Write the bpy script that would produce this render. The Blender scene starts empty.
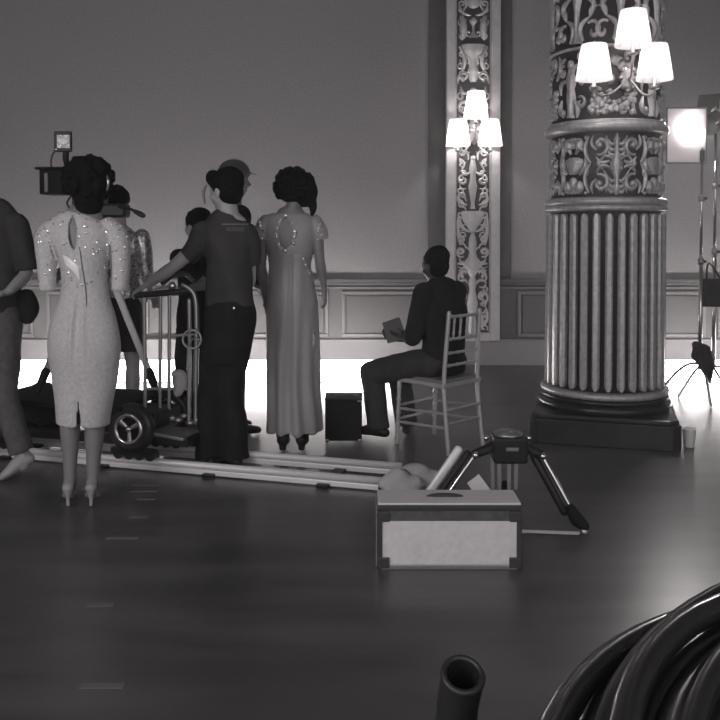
import bpy, bmesh, math, random
import numpy as np
from mathutils import Vector, Matrix, noise
from mathutils.bvhtree import BVHTree

random.seed(7)
scene = bpy.context.scene
COL = scene.collection

# ------------------------------------------------------------------ camera
CAM_H, FPX = 1.42, 850.0
PITCH = math.radians(1.5)
PPY = 231 + FPX * math.tan(PITCH)      # row of the lens axis (the picture is a crop below it)
cam_d = bpy.data.cameras.new('camera')
cam_d.sensor_width = 36.0
cam_d.lens = FPX / 720 * 36
cam_d.shift_y = -(360 - PPY) / 720
cam_d.clip_start = 0.05
cam_d.clip_end = 60
cam = bpy.data.objects.new('camera', cam_d)
cam.location = (0, 0, CAM_H)
cam.rotation_euler = (math.pi / 2 - PITCH, 0, 0)
COL.objects.link(cam)
scene.camera = cam

# ------------------------------------------------------------------ world, exposure
world = bpy.data.worlds.new('hall_ambient')
scene.world = world
world.use_nodes = True
bg = world.node_tree.nodes['Background']
bg.inputs[0].default_value = (1.0, 0.972, 0.985, 1)
bg.inputs[1].default_value = 1.15
soft = bpy.data.lights.new('soft_key', 'AREA')           # big soft source standing behind the viewer's left shoulder
soft.shape = 'RECTANGLE'; soft.size = 2.4; soft.size_y = 2.0; soft.energy = 75; soft.color = (1, .97, .975)
soft_o = bpy.data.objects.new('soft_key', soft); COL.objects.link(soft_o)
soft_o.location = (-3.6, -0.6, 2.9)
soft_o.rotation_euler = (Vector((-0.4, 5.0, 0.9)) - Vector(soft_o.location)).to_track_quat('-Z', 'Y').to_euler()
vs = scene.view_settings
vs.view_transform = 'Standard'
vs.look = 'None'
vs.exposure = 0.0
vs.gamma = 1.0
vs.use_curve_mapping = False
try:
    scene.cycles.use_denoising = True
    scene.cycles.max_bounces = 6
    scene.cycles.sample_clamp_indirect = 6.0
except Exception:
    pass
TUBE_POWER = 15.0        # floor fluorescent tubes
BULB_WATTS = 2.0        # sconce bulbs
LAMP_POWER = 38.0
LAMP_WATTS = 105.0       # what the film lamp throws through its diffusion       # film lamp lens

# ------------------------------------------------------------------ placing helpers
SP, CP = math.sin(PITCH), math.cos(PITCH)
def P(x, y, Y):
    """point of the place that stands Y metres down the hall"""
    u, v = (x - 360) / FPX, (PPY - y) / FPX
    dx, dy, dz = u, CP + v * SP, -SP + v * CP
    t = Y / dy
    return Vector((dx * t, Y, CAM_H + dz * t))
def F(x, y, z=0.0):
    u, v = (x - 360) / FPX, (PPY - y) / FPX
    dx, dy, dz = u, CP + v * SP, -SP + v * CP
    t = (z - CAM_H) / dz
    return Vector((dx * t, dy * t, z))
V = Vector

# ------------------------------------------------------------------ materials
def g(v):
    return (v, v * 0.965, v * 0.975, 1)
def mat(name, val, rough=0.6, metal=0.0, emit=0.0, noise_amt=0.0, noise_scale=20, bump=0.0, bump_scale=60,
        spec=0.5, trans=0.0, stretch=None, vor=None):
    m = bpy.data.materials.new(name)
    m.use_nodes = True
    nt = m.node_tree
    b = nt.nodes['Principled BSDF']
    b.inputs['Base Color'].default_value = g(val)
    b.inputs['Roughness'].default_value = rough
    b.inputs['Metallic'].default_value = metal
    b.inputs['Specular IOR Level'].default_value = spec
    if emit:
        b.inputs['Emission Color'].default_value = (1, 0.955, 0.95, 1)
        b.inputs['Emission Strength'].default_value = emit
    tc = nt.nodes.new('ShaderNodeTexCoord')
    src = tc.outputs['Object']
    if stretch:
        mp = nt.nodes.new('ShaderNodeMapping')
        mp.inputs['Scale'].default_value = stretch
        nt.links.new(src, mp.inputs['Vector'])
        src = mp.outputs['Vector']
    if noise_amt:
        n = nt.nodes.new('ShaderNodeTexNoise')
        n.inputs['Scale'].default_value = noise_scale
        n.inputs['Detail'].default_value = 5
        nt.links.new(src, n.inputs['Vector'])
        r = nt.nodes.new('ShaderNodeValToRGB')
        r.color_ramp.elements[0].position = 0.3
        r.color_ramp.elements[1].position = 0.7
        r.color_ramp.elements[0].color = g(val * (1 - noise_amt))
        r.color_ramp.elements[1].color = g(val * (1 + noise_amt))
        nt.links.new(n.outputs['Fac'], r.inputs['Fac'])
        nt.links.new(r.outputs['Color'], b.inputs['Base Color'])
    if bump:
        n2 = nt.nodes.new('ShaderNodeTexNoise')
        n2.inputs['Scale'].default_value = bump_scale
        n2.inputs['Detail'].default_value = 4
        nt.links.new(src, n2.inputs['Vector'])
        bp = nt.nodes.new('ShaderNodeBump')
        bp.inputs['Strength'].default_value = bump
        bp.inputs['Distance'].default_value = 0.01
        nt.links.new(n2.outputs['Fac'], bp.inputs['Height'])
        nt.links.new(bp.outputs['Normal'], b.inputs['Normal'])
    if vor:                                   # sequins: small flat cells, each tipped its own way
        vn = nt.nodes.new('ShaderNodeTexVoronoi')
        vn.inputs['Scale'].default_value = vor
        nt.links.new(src, vn.inputs['Vector'])
        bp = nt.nodes.new('ShaderNodeBump')
        bp.inputs['Strength'].default_value = 0.9
        bp.inputs['Distance'].default_value = 0.02
        sep = nt.nodes.new('ShaderNodeSeparateColor')
        nt.links.new(vn.outputs['Color'], sep.inputs[0])
        nt.links.new(sep.outputs[0], bp.inputs['Height'])
        nt.links.new(bp.outputs['Normal'], b.inputs['Normal'])
        r = nt.nodes.new('ShaderNodeValToRGB')
        r.color_ramp.elements[0].color = g(val * 0.35)
        r.color_ramp.elements[1].color = g(min(1, val * 1.7))
        nt.links.new(sep.outputs[1], r.inputs['Fac'])
        nt.links.new(r.outputs['Color'], b.inputs['Base Color'])
    if trans:
        out = nt.nodes['Material Output']
        tr = nt.nodes.new('ShaderNodeBsdfTranslucent')
        tr.inputs['Color'].default_value = g(min(1, val * 1.3))
        mx = nt.nodes.new('ShaderNodeMixShader')
        mx.inputs[0].default_value = trans
        nt.links.new(b.outputs[0], mx.inputs[1])
        nt.links.new(tr.outputs[0], mx.inputs[2])
        nt.links.new(mx.outputs[0], out.inputs['Surface'])
    return m

M = {}
M['floor'] = mat('dark_polished_floor', 0.085, 0.31, spec=0.5, noise_amt=0.28, noise_scale=2.2, bump=0.06, bump_scale=30, stretch=(0.5, 2.4, 1))
M['wall'] = mat('woven_wall_fabric', 0.34, 0.85, noise_amt=0.14, noise_scale=55, bump=0.25, bump_scale=160, spec=0.2)
M['wain'] = mat('painted_wainscot', 0.13, 0.45, noise_amt=0.06, noise_scale=8)
M['wainmould'] = mat('wainscot_moulding', 0.21, 0.35)
M['base'] = mat('painted_baseboard', 0.27, 0.5)
M['darkstrip'] = mat('dark_side_strip', 0.11, 0.6, noise_amt=0.1, noise_scale=12)
M['ceiling'] = mat('ceiling_paint', 0.20, 0.8)
M['gilt'] = mat('old_gilding', 0.46, 0.38, 0.35, noise_amt=0.2, noise_scale=30)
M['giltpale'] = mat('pale_gilded_frame', 0.55, 0.4, 0.15, noise_amt=0.08, noise_scale=14)
M['colground'] = mat('dark_column_ground', 0.035, 0.45)
M['pilground'] = mat('dark_pilaster_ground', 0.06, 0.5)
M['plinth'] = mat('black_marble', 0.022, 0.28, noise_amt=0.4, noise_scale=7)
M['shade'] = mat('pleated_shade', 0.8, 0.9, trans=0.5)
M['brass'] = mat('brass', 0.55, 0.28, 0.8)
M['tube'] = mat('lit_tube', 0.9, 0.5, emit=TUBE_POWER)
M['lens_lit'] = mat('lit_lens', 0.9, 0.4, emit=LAMP_POWER)
M['diffusion'] = mat('diffusion_cloth', 0.75, 0.9, trans=0.55)
M['black'] = mat('black_paint', 0.016, 0.42, spec=0.3)
M['blackmatte'] = mat('matte_black', 0.014, 0.8, spec=0.2)
M['rubber'] = mat('black_rubber', 0.025, 0.38)
M['cable'] = mat('black_cable_sheath', 0.028, 0.2, noise_amt=0.3, noise_scale=9)
M['chrome'] = mat('chrome', 0.75, 0.15, 1.0)
M['steel'] = mat('dull_steel', 0.42, 0.35, 0.8)
M['alu'] = mat('aluminium_rail', 0.85, 0.35, 0.15)
M['grey'] = mat('grey_paint', 0.20, 0.5)
M['skinpale'] = mat('pale_skin', 0.42, 0.5, noise_amt=0.05, noise_scale=12)
M['skin'] = mat('skin', 0.32, 0.5, noise_amt=0.06, noise_scale=12)
M['skindark'] = mat('deep_skin', 0.04, 0.5)
M['skinmid'] = mat('brown_skin', 0.21, 0.48)
M['hair'] = mat('black_hair', 0.010, 0.9, spec=0.1, bump=0.8, bump_scale=90)
M['dress'] = mat('beaded_pale_dress', 0.60, 0.5, noise_amt=0.14, noise_scale=70, bump=0.5, bump_scale=220)
M['gown'] = mat('satin_grey_gown', 0.52, 0.34, noise_amt=0.06, noise_scale=10, trans=0.40, spec=0.6)
M['sequin'] = mat('silver_sequins', 0.55, 0.22, 0.6, vor=75)
M['sequinflake'] = mat('sequin_flake', 0.95, 0.16, 0.75)
M['tshirt'] = mat('dark_grey_tshirt', 0.058, 0.85, spec=0.15, noise_amt=0.15, noise_scale=8)
M['blackcloth'] = mat('black_cloth', 0.018, 0.85, spec=0.15, noise_amt=0.3, noise_scale=10)
M['denim'] = mat('grey_denim', 0.10, 0.85, noise_amt=0.25, noise_scale=25)
M['darkshirt'] = mat('dark_shirt', 0.05, 0.85, spec=0.15, noise_amt=0.15, noise_scale=10)
M['print'] = mat('grey_shirt_print', 0.17, 0.8)
M['goldchair'] = mat('pale_gold_chair_lacquer', 0.50, 0.32, 0.3)
M['cushion'] = mat('grey_seat_cushion', 0.20, 0.8)
M['casepanel'] = mat('white_laminate', 0.74, 0.5, noise_amt=0.07, noise_scale=40)
M['caselid'] = mat('grey_case_lid', 0.76, 0.45)
M['casedark'] = mat('dark_case_edge', 0.05, 0.4)
M['canvas'] = mat('pale_canvas', 0.52, 0.85, noise_amt=0.15, noise_scale=12)
M['white'] = mat('white_card', 0.72, 0.7)
M['satin'] = mat('satin_highlight', 0.95, 0.25, spec=0.8)  # near-white colour stands in for the highlight on the dress fold
M['paper'] = mat('grey_paper', 0.12, 0.7)
M['wood'] = mat('pale_tripod_wood', 0.65, 0.5, noise_amt=0.1, noise_scale=10)
M['tape'] = mat('floor_tape', 0.16, 0.6)
M['shoepale'] = mat('pale_shoe', 0.36, 0.5)
M['screen'] = mat('lit_monitor_screen', 0.5, 0.4, emit=0.12, vor=60)

# ------------------------------------------------------------------ mesh building
class MB:
    def __init__(s):
        s.v, s.f = [], []
    def add(s, vs, fs):
        o = len(s.v)
        s.v += [tuple(p) for p in vs]
        s.f += [tuple(i + o for i in f) for f in fs]
        return s
    def box(s, c, size, R=None):
        c = V(c); h = [q / 2 for q in size]
        pts = []
        for x in (-1, 1):
            for y in (-1, 1):
                for z in (-1, 1):
                    q = V((x * h[0], y * h[1], z * h[2]))
                    if R is not None: q = R @ q
                    pts.append(c + q)
        return s.add(pts, [(0, 1, 3, 2), (4, 6, 7, 5), (0, 4, 5, 1), (2, 3, 7, 6), (0, 2, 6, 4), (1, 5, 7, 3)])
    def tube(s, pts, radii, n=12, hint=None, cap='round', closed=False):
        """loft of elliptical rings; radii: float or (side, other)"""
        pts = [V(p) for p in pts]
        if not isinstance(radii, (list, tuple)) : radii = [radii] * len(pts)
        rr = [(r, r) if not isinstance(r, (list, tuple)) else tuple(r) for r in radii]
        N = len(pts)
        tang = []
        for i in range(N):
            if closed:
                t = pts[(i + 1) % N] - pts[i - 1]
            else:
                t = pts[min(i + 1, N - 1)] - pts[max(i - 1, 0)]
            tang.append(t.normalized() if t.length > 1e-9 else V((0, 0, 1)))
        h = V(hint) if hint is not None else None
        rings = []
        prev = None
        for i in range(N):
            t = tang[i]
            if h is not None:
                sd = h - t * h.dot(t)
            elif prev is not None:
                sd = prev - t * prev.dot(t)
            else:
                a = V((0, 0, 1)) if abs(t.z) < 0.9 else V((1, 0, 0))
                sd = a - t * a.dot(t)
            if sd.length < 1e-6: sd = t.orthogonal()
            sd.normalize(); prev = sd
            ot = t.cross(sd)
            rings.append((pts[i], sd, ot, rr[i], t))
        if cap in ('round', 'half') and not closed:
            def capr(R, sign):
                out = []
                p, sd, ot, r, t = R
                m = min(r)
                for a in (35, 65, 84):
                    k = math.cos(math.radians(a)); e = math.sin(math.radians(a))
                    out.append((p + t * sign * m * e, sd, ot, (r[0] * k, r[1] * k), t))
                return out
            rings = capr(rings[0], -1)[::-1] + rings + (capr(rings[-1], 1) if cap == 'round' else [])
        vs, fs = [], []
        for (p, sd, ot, r, t) in rings:
            for k in range(n):
                a = 2 * math.pi * k / n
                vs.append(p + sd * math.cos(a) * r[0] + ot * math.sin(a) * r[1])
        K = len(rings)
        for i in range(K if closed else K - 1):
            j = (i + 1) % K
            for k in range(n):
                fs.append((i * n + k, i * n + (k + 1) % n, j * n + (k + 1) % n, j * n + k))
        if not closed and cap is not None:
            fs.append(tuple(range(n))[::-1])
            fs.append(tuple((K - 1) * n + k for k in range(n)))
        return s.add(vs, fs)
    def cyl(s, a, b, r, r2=None, n=14):
        return s.tube([a, b], [r, r if r2 is None else r2], n, cap='flat')
    def smooth(s, pts, radii, n=14, hint=None, cap='round', sub=5, closed=False):
        """Catmull-Rom through pts"""
        pts = [V(p) for p in pts]
        if not isinstance(radii, (list, tuple)): radii = [radii] * len(pts)
        rr = [np.array((r, r) if not isinstance(r, (list, tuple)) else r, float) for r in radii]
        op, orr = [], []
        N = len(pts)
        segs = N if closed else N - 1
        for i in range(segs):
            if closed:
                ids = [(i - 1) % N, i, (i + 1) % N, (i + 2) % N]
            else:
                ids = [max(i - 1, 0), i, i + 1, min(i + 2, N - 1)]
            p = [np.array(pts[k]) for k in ids]; q = [rr[k] for k in ids]
            for k in range(sub):
                t = k / sub
                def cr(a):
                    return 0.5 * ((2 * a[1]) + (-a[0] + a[2]) * t + (2 * a[0] - 5 * a[1] + 4 * a[2] - a[3]) * t * t + (-a[0] + 3 * a[1] - 3 * a[2] + a[3]) * t ** 3)
                op.append(V(cr(p))); orr.append(tuple(np.maximum(cr(q), 0.002)))
        if not closed:
            op.append(pts[-1]); orr.append(tuple(rr[-1]))
        return s.tube(op, orr, n, hint, cap, closed)
    def ball(s, c, r, R=None, nu=14, nv=9):
        r = (r, r, r) if not isinstance(r, (list, tuple)) else r
        c = V(c); vs = []; fs = []
        def pt(q):
            q = V(q)
            return c + (R @ q if R is not None else q)
        vs.append(pt((0, 0, r[2])))
        for j in range(1, nv):
            th = math.pi * j / nv
            for i in range(nu):
                a = 2 * math.pi * i / nu
                vs.append(pt((r[0] * math.sin(th) * math.cos(a), r[1] * math.sin(th) * math.sin(a), r[2] * math.cos(th))))
        vs.append(pt((0, 0, -r[2])))
        L = len(vs) - 1
        for i in range(nu):
            fs.append((0, 1 + i, 1 + (i + 1) % nu))
            fs.append((L, L - nu + (i + 1) % nu, L - nu + i))
        for j in range(nv - 2):
            for i in range(nu):
                a = 1 + j * nu + i; b = 1 + j * nu + (i + 1) % nu
                fs.append((a, a + nu, b + nu, b))
        return s.add(vs, fs)
    def lathe(s, prof, c=(0, 0, 0), n=48, rot=0.0):
        c = V(c); vs = []; fs = []
        for (r, z) in prof:
            for k in range(n):
                a = 2 * math.pi * k / n + rot
                vs.append(c + V((r * math.cos(a), r * math.sin(a), z)))
        K = len(prof)
        for i in range(K - 1):
            for k in range(n):
                fs.append((i * n + k, i * n + (k + 1) % n, (i + 1) * n + (k + 1) % n, (i + 1) * n + k))
        if prof[0][0] > 1e-6: fs.append(tuple(range(n))[::-1])
        if prof[-1][0] > 1e-6: fs.append(tuple((K - 1) * n + k for k in range(n)))
        return s.add(vs, fs)
    def mesh(s, name, base=(0, 0, 0)):
        b = V(base)
        me = bpy.data.meshes.new(name)
        me.from_pydata([tuple(V(p) - b) for p in s.v], [], s.f)
        me.validate(); me.update()
        return me

def rotz(a): return Matrix.Rotation(a, 3, 'Z')
def basis(x, y, z):
    return Matrix((x, y, z)).transposed()

def tag(o, label=None, cat=None, group=None, kind=None):
    if label: o['label'] = label
    if cat: o['category'] = cat
    if group: o['group'] = group
    if kind: o['kind'] = kind
    return o
def thing(name, base, label, cat, group=None, kind=None):
    o = bpy.data.objects.new(name, None)
    o.empty_display_size = 0.1
    o.location = base
    COL.objects.link(o)
    tag(o, label, cat, group, kind)
    o['_b'] = tuple(base)
    return o
def root_base(o):
    while o.parent: o = o.parent
    return V(o['_b']) if '_b' in o else V((0, 0, 0))
def link_mesh(name, me, m, parent=None, base=None, smooth=False, bevel=0.0):
    o = bpy.data.objects.new(name, me)
    if m is not None: me.materials.append(M[m] if isinstance(m, str) else m)
    COL.objects.link(o)
    if parent is not None: o.parent = parent
    elif base is not None:
        o.location = base; o['_b'] = tuple(base)
    if smooth:
        me.polygons.foreach_set('use_smooth', [True] * len(me.polygons))
    if bevel:
        b = o.modifiers.new('bevel', 'BEVEL'); b.width = bevel; b.segments = 2; b.limit_method = 'ANGLE'
    return o
def build(mb, name, m, parent=None, base=None, smooth=False, bevel=0.0):
    b = root_base(parent) if parent is not None else (V(base) if base is not None else V((0, 0, 0)))
    me = mb.mesh(name, b)
    return link_mesh(name, me, m, parent, base, smooth, bevel)
def struct(mb, name, m, parent=None, smooth=False, bevel=0.0):
    o = build(mb, name, m, parent, None, smooth, bevel)
    if parent is None: o['kind'] = 'structure'
    return o

def baked(mb, voxel=0.008, it=4, fold=None):
    """union of the overlapping lofts as one continuous surface"""
    me = mb.mesh('tmp')
    o = bpy.data.objects.new('tmp', me); COL.objects.link(o)
    r = o.modifiers.new('r', 'REMESH'); r.mode = 'VOXEL'; r.voxel_size = voxel; r.use_smooth_shade = True
    if it:
        sm = o.modifiers.new('s', 'SMOOTH'); sm.factor = 0.5; sm.iterations = it
    dg = bpy.context.evaluated_depsgraph_get()
    out = bpy.data.meshes.new_from_object(o.evaluated_get(dg))
    bpy.data.objects.remove(o)
    bpy.data.meshes.remove(me)
    if fold:
        n = len(out.vertices)
        co = np.empty(n * 3); out.vertices.foreach_get('co', co); co = co.reshape(-1, 3)
        nn = np.array([v.normal for v in out.vertices])
        d = np.array([fold(V(c)) for c in co])
        co = co + nn * d[:, None]
        out.vertices.foreach_set('co', co.ravel()); out.update()
    out.polygons.foreach_set('use_smooth', [True] * len(out.polygons))
    return out
def put(me, name, m, parent):
    b = root_base(parent)
    me.transform(Matrix.Translation(-b))
    me.name = name
    return link_mesh(name, me, m, parent)
def folds(amp, sx, sy, sz, seed=0.0):
    def f(c):
        return amp * noise.noise(V((c.x * sx + seed, c.y * sy, c.z * sz)))
    return f

# ================================================================== THE HALL
WY = 9.0
CEIL = 4.9
XL, XR = -6.2, 6.6
YF = -2.4
m = MB().box(((XL + XR) / 2, (YF + WY) / 2, -0.05), (XR - XL + 0.4, WY - YF + 0.4, 0.1)); struct(m, 'floor', 'floor')
m = MB().box(((XL + XR) / 2, (YF + WY) / 2, CEIL + 0.05), (XR - XL + 0.4, WY - YF + 0.4, 0.1)); struct(m, 'ceiling', 'ceiling')
m = MB().box((XL - 0.1, (YF + WY) / 2, CEIL / 2), (0.2, WY - YF, CEIL)); struct(m, 'wall_left', 'wall')
m = MB().box((XR + 0.1, (YF + WY) / 2, CEIL / 2), (0.2, WY - YF, CEIL)); struct(m, 'wall_right', 'wall')
RAILZ = 0.90
m = MB().box(((XL + XR) / 2, WY + 0.1, CEIL / 2), (XR - XL, 0.2, CEIL)); wall = struct(m, 'wall_back', 'wall')
# wainscot on the far wall
m = MB().box(((XL + XR) / 2, WY - 0.01, RAILZ / 2), (XR - XL, 0.02, RAILZ - 0.02)); wn = build(m, 'wainscot', 'wain', wall)
m = MB().box(((XL + XR) / 2, WY - 0.035, 0.13), (XR - XL, 0.03, 0.26))
m.box(((XL + XR) / 2, WY - 0.045, 0.265), (XR - XL, 0.05, 0.025))
struct(m, 'baseboard_back', 'base', bevel=0.004)
m = MB().box(((XL + XR) / 2, WY - 0.04, RAILZ), (XR - XL, 0.08, 0.035))
m.box(((XL + XR) / 2, WY - 0.028, RAILZ - 0.035), (XR - XL, 0.056, 0.035))
struct(m, 'trim_1', 'wain', bevel=0.006)
m = MB().box(((XL + XR) / 2, WY - 0.03, RAILZ - 0.08), (XR - XL, 0.02, 0.02)); struct(m, 'trim_2', 'wainmould')
PX0 = P(446, 200, 8.9).x; PX1 = P(500, 200, 8.9).x   # pilaster
def panel(x0, x1):
    z0, z1 = 0.30, 0.785
    y = WY - 0.02
    s = MB().box(((x0 + x1) / 2, y - 0.006, (z0 + z1) / 2), (x1 - x0 - 0.1, 0.012, z1 - z0 - 0.1))
    pn = build(s, 'panel', 'wain', wall, bevel=0.005)
    k = 0.035
    f = MB()
    f.box(((x0 + x1) / 2, y - 0.012, z1 - k / 2), (x1 - x0, 0.03, k)); f.box(((x0 + x1) / 2, y - 0.012, z0 + k / 2), (x1 - x0, 0.03, k))
    build(f, 'panel_moulding', 'wainmould', wall, bevel=0.006)
    f = MB()
    f.box((x0 + k / 2, y - 0.011, (z0 + z1) / 2), (k, 0.026, z1 - z0 - 2 * k)); f.box((x1 - k / 2, y - 0.011, (z0 + z1) / 2), (k, 0.026, z1 - z0 - 2 * k))
    build(f, 'panel_moulding', 'wainmould', wall, bevel=0.006)
xa = P(342, 310, WY).x
for k in range(7):
    panel(xa - 1.04 * k, xa - 1.04 * k + 0.90)
xa = P(517, 310, WY).x
for k in range(5):
    panel(xa + 1.06 * k, xa + 1.06 * k + 0.93)
# thin strips of one even darker tone either side of the pilaster
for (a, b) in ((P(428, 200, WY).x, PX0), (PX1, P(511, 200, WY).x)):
    m = MB().box(((a + b) / 2, WY - 0.012, (CEIL + RAILZ) / 2), (b - a, 0.024, CEIL - RAILZ)); struct(m, 'trim_%d' % (3 if a < 1 else 4), 'darkstrip')

# ================================================================== ORNAMENT
def spiral(cx, cy, r, a0, turns, sg=1, k=18, shrink=0.12):
    out = []
    for i in range(k + 1):
        t = i / k
        a = a0 + sg * turns * 2 * math.pi * t
        q = r * (1 - t * (1 - shrink))
        out.append((cx + q * math.cos(a), cy + q * math.sin(a)))
    return out
def arc(x0, y0, x1, y1, bulge, k=8):
    dx, dy = x1 - x0, y1 - y0
    return [(x0 + dx * i / k - dy * bulge * math.sin(math.pi * i / k), y0 + dy * i / k + dx * bulge * math.sin(math.pi * i / k)) for i in range(k + 1)]
def relief(strokes, fmap, h=0.02, nc=5, fat=1.0):
    """strokes: (points, widths) in panel metres -> raised rounded relief through fmap(u, v, height)"""
    mb = MB()
    for st in strokes:
        pts, w = st[0], st[1]
        N = len(pts)
        if not isinstance(w, (list, tuple)): w = [w * 0.5, w, w, w * 0.35]
        vs, fs = [], []
        for i in range(N):
            t = i / (N - 1) * (len(w) - 1)
            j = min(int(t), len(w) - 2)
            ww = w[j] + (w[j + 1] - w[j]) * (t - j)
            a = pts[max(i - 1, 0)]; b = pts[min(i + 1, N - 1)]
            tx, ty = b[0] - a[0], b[1] - a[1]
            L = math.hypot(tx, ty) or 1
            nx, ny = -ty / L, tx / L
            ww *= fat
            hh = min(h, ww * 1.3 + 0.002)
            for q in range(nc):
                c = -1 + 2 * q / (nc - 1)
                vs.append(fmap(pts[i][0] + nx * ww * c, pts[i][1] + ny * ww * c, hh * math.sqrt(max(0, 1 - c * c)) - 0.002))
        for i in range(N - 1):
            for q in range(nc - 1):
                a = i * nc + q
                fs.append((a, a + 1, a + nc + 1, a + nc))
        mb.add(vs, fs)
    return mb
def mir(strokes, cx=0.0):
    return strokes + [([(2 * cx - x, y) for x, y in s[0]], s[1]) for s in strokes]
def disc(cx, cy, rx, ry):
    n = 8
    return ([(cx, cy - ry + 2 * ry * i / n) for i in range(n + 1)], [rx * math.sqrt(max(0.02, 1 - (-1 + 2 * i / n) ** 2)) for i in range(n + 1)])

# ================================================================== COLUMN
CX, CY = P(604.5, 300, 6.0).x, 6.0
col = thing('column', (CX, CY, 0), 'large fluted column with gilded reeds and carved bands on a black plinth', 'column')
RS = 0.405
# plinth: square with cut corners
pl = MB(); h = 0.485; c = 0.055
_va = math.atan2(-CX, CY)
oct_ = [(-h + c, -h), (h - c, -h), (h, -h + c), (h, h - c), (h - c, h), (-h + c, h), (-h, h - c), (-h, -h + c)]
oct_ = [(x * math.cos(_va) - y * math.sin(_va), x * math.sin(_va) + y * math.cos(_va)) for x, y in oct_]
def prism(mb, poly, z0, z1, s=1.0):
    n = len(poly)
    vs = [(CX + x * s, CY + y * s, z0) for x, y in poly] + [(CX + x * s, CY + y * s, z1) for x, y in poly]
    fs = [tuple(range(n))[::-1], tuple(range(n, 2 * n))] + [(i, (i + 1) % n, n + (i + 1) % n, n + i) for i in range(n)]
    mb.add(vs, fs)
prism(pl, oct_, 0, 0.165); prism(pl, oct_, 0.165, 0.195, 0.97)
build(pl, 'plinth', 'plinth', col, bevel=0.008)
def bead(r, z, k, n=8):
    return [(r + k * math.cos(a), z + k * math.sin(a)) for a in [-math.pi / 2 + math.pi * i / n for i in range(n + 1)]]
pr = [(0.30, 0.195)] + bead(0.43, 0.225, 0.028) + [(0.425, 0.262)] + bead(0.425, 0.275, 0.014) + [(0.40, 0.295), (0.30, 0.30)]
build(MB().lathe(pr, (CX, CY, 0), 64), 'base_moulding', 'plinth', col, smooth=True)
build(MB().lathe([(0.3, 0.292)] + bead(0.415, 0.315, 0.024) + [(0.3, 0.34)], (CX, CY, 0), 64), 'base_ring', 'gilt', col, smooth=True)
build(MB().lathe([(RS - 0.03, 0.33), (RS - 0.035, 2.0), (RS - 0.035, CEIL)], (CX, CY, 0), 64), 'shaft', 'colground', col, smooth=True)
# reeds
NR = 30
def reed_mesh():
    mb = MB()
    z0, z1 = 0.352, 1.535
    w = 0.0262
    zs = [z0, z0 + 0.012, z0 + 0.03] + [z0 + 0.03 + (z1 - z0 - 0.06) * i / 4 for i in range(1, 5)] + [z1 - 0.012, z1]
    ks = [0.35, 0.8, 1] + [1] * 4 + [0.8, 0.35]
    for i, z in enumerate(zs):
        R = RS - 0.003 * (z - z0)
        for (u, d) in ((-1, -0.034), (-0.97, -0.006), (-0.5, 0.006), (0.5, 0.006), (0.97, -0.006), (1, -0.034)):
            a = u * w * ks[i] / R
            rr = R + d
            mb.v.append((CX + rr * math.cos(a), CY + rr * math.sin(a), z))
    for i in range(len(zs) - 1):
        for q in range(5):
            k = i * 6 + q
            mb.f.append((k, k + 1, k + 7, k + 6))
    mb.f.append(tuple(range(6))[::-1]); mb.f.append(tuple(range((len(zs) - 1) * 6, len(zs) * 6)))
    return mb.mesh('reed', (CX, CY, 0))
rm = reed_mesh(); rm.materials.append(M['gilt'])
for k in range(NR):
    o = bpy.data.objects.new('reed', rm); COL.objects.link(o); o.parent = col
    o.rotation_euler.z = -math.pi / 2 + 2 * math.pi * k / NR
# rings
build(MB().lathe([(0.36, 1.545)] + bead(RS - 0.005, 1.572, 0.02) + bead(RS - 0.01, 1.615, 0.024) + [(0.36, 1.65)], (CX, CY, 0), 64), 'neck_ring', 'gilt', col, smooth=True)
build(MB().lathe([(0.36, 2.05)] + bead(RS - 0.012, 2.085, 0.030) + [(RS - 0.01, 2.122), (RS - 0.01, 2.132), (0.36, 2.135)], (CX, CY, 0), 64), 'upper_ring', 'gilt', col, smooth=True)
build(MB().lathe([(0.36, 2.555)] + bead(RS - 0.026, 2.567, 0.009) + [(0.36, 2.58)], (CX, CY, 0), 64), 'thin_ring', 'gilt', col, smooth=True)
build(MB().lathe([(0.36, 3.2)] + bead(RS - 0.004, 3.24, 0.035) + [(0.36, 3.28)], (CX, CY, 0), 64), 'top_ring', 'gilt', col, smooth=True)
def cmap(u, v, hh):
    a = u / RS
    r = RS - 0.033 + hh
    return (CX + r * math.cos(a), CY + r * math.sin(a), v)
def ring_motif(name, strokes, angles, h=0.026):
    me = relief(strokes, cmap, h, fat=1.3).mesh(name, (CX, CY, 0)); me.materials.append(M['gilt'])
    me.polygons.foreach_set('use_smooth', [True] * len(me.polygons))
    for a in angles:
        o = bpy.data.objects.new(name, me); COL.objects.link(o); o.parent = col
        o.rotation_euler.z = -math.pi / 2 + math.radians(a) + _va
# band 2, z 1.65..2.05 : leaf candelabrum
zc = 1.85
leaf = [([(0, 1.655 + 0.39 * i / 10) for i in range(11)], [0.006, 0.03, 0.012, 0.016, 0.03, 0.036, 0.03, 0.014, 0.012, 0.02, 0.004])]
s2 = []
for k, z in enumerate((1.70, 1.735, 1.77)):
    s2.append((arc(0.008, z - 0.02, 0.055, z, -0.35, 5), 0.011))
for k, z in enumerate((1.93, 1.965, 2.0)):
    s2.append((arc(0.008, z - 0.02, 0.058, z + 0.008, -0.35, 5), 0.011))
s2.append(disc(0.036, 1.905, 0.014, 0.015)); s2.append(disc(0.032, 1.822, 0.012, 0.012))
s2.append((arc(0.02, 1.86, 0.09, 1.90, 0.25, 6), 0.010))
s2.append((spiral(0.115, 1.97, 0.062, math.radians(-70), 1.1, -1), 0.013))
s2.append((arc(0.09, 1.90, 0.075, 2.03, 0.15, 6), 0.011))
s2.append((spiral(0.115, 1.73, 0.062, math.radians(70), 1.1, 1), 0.013))
s2.append((arc(0.09, 1.81, 0.075, 1.67, -0.15, 6), 0.011))
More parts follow.
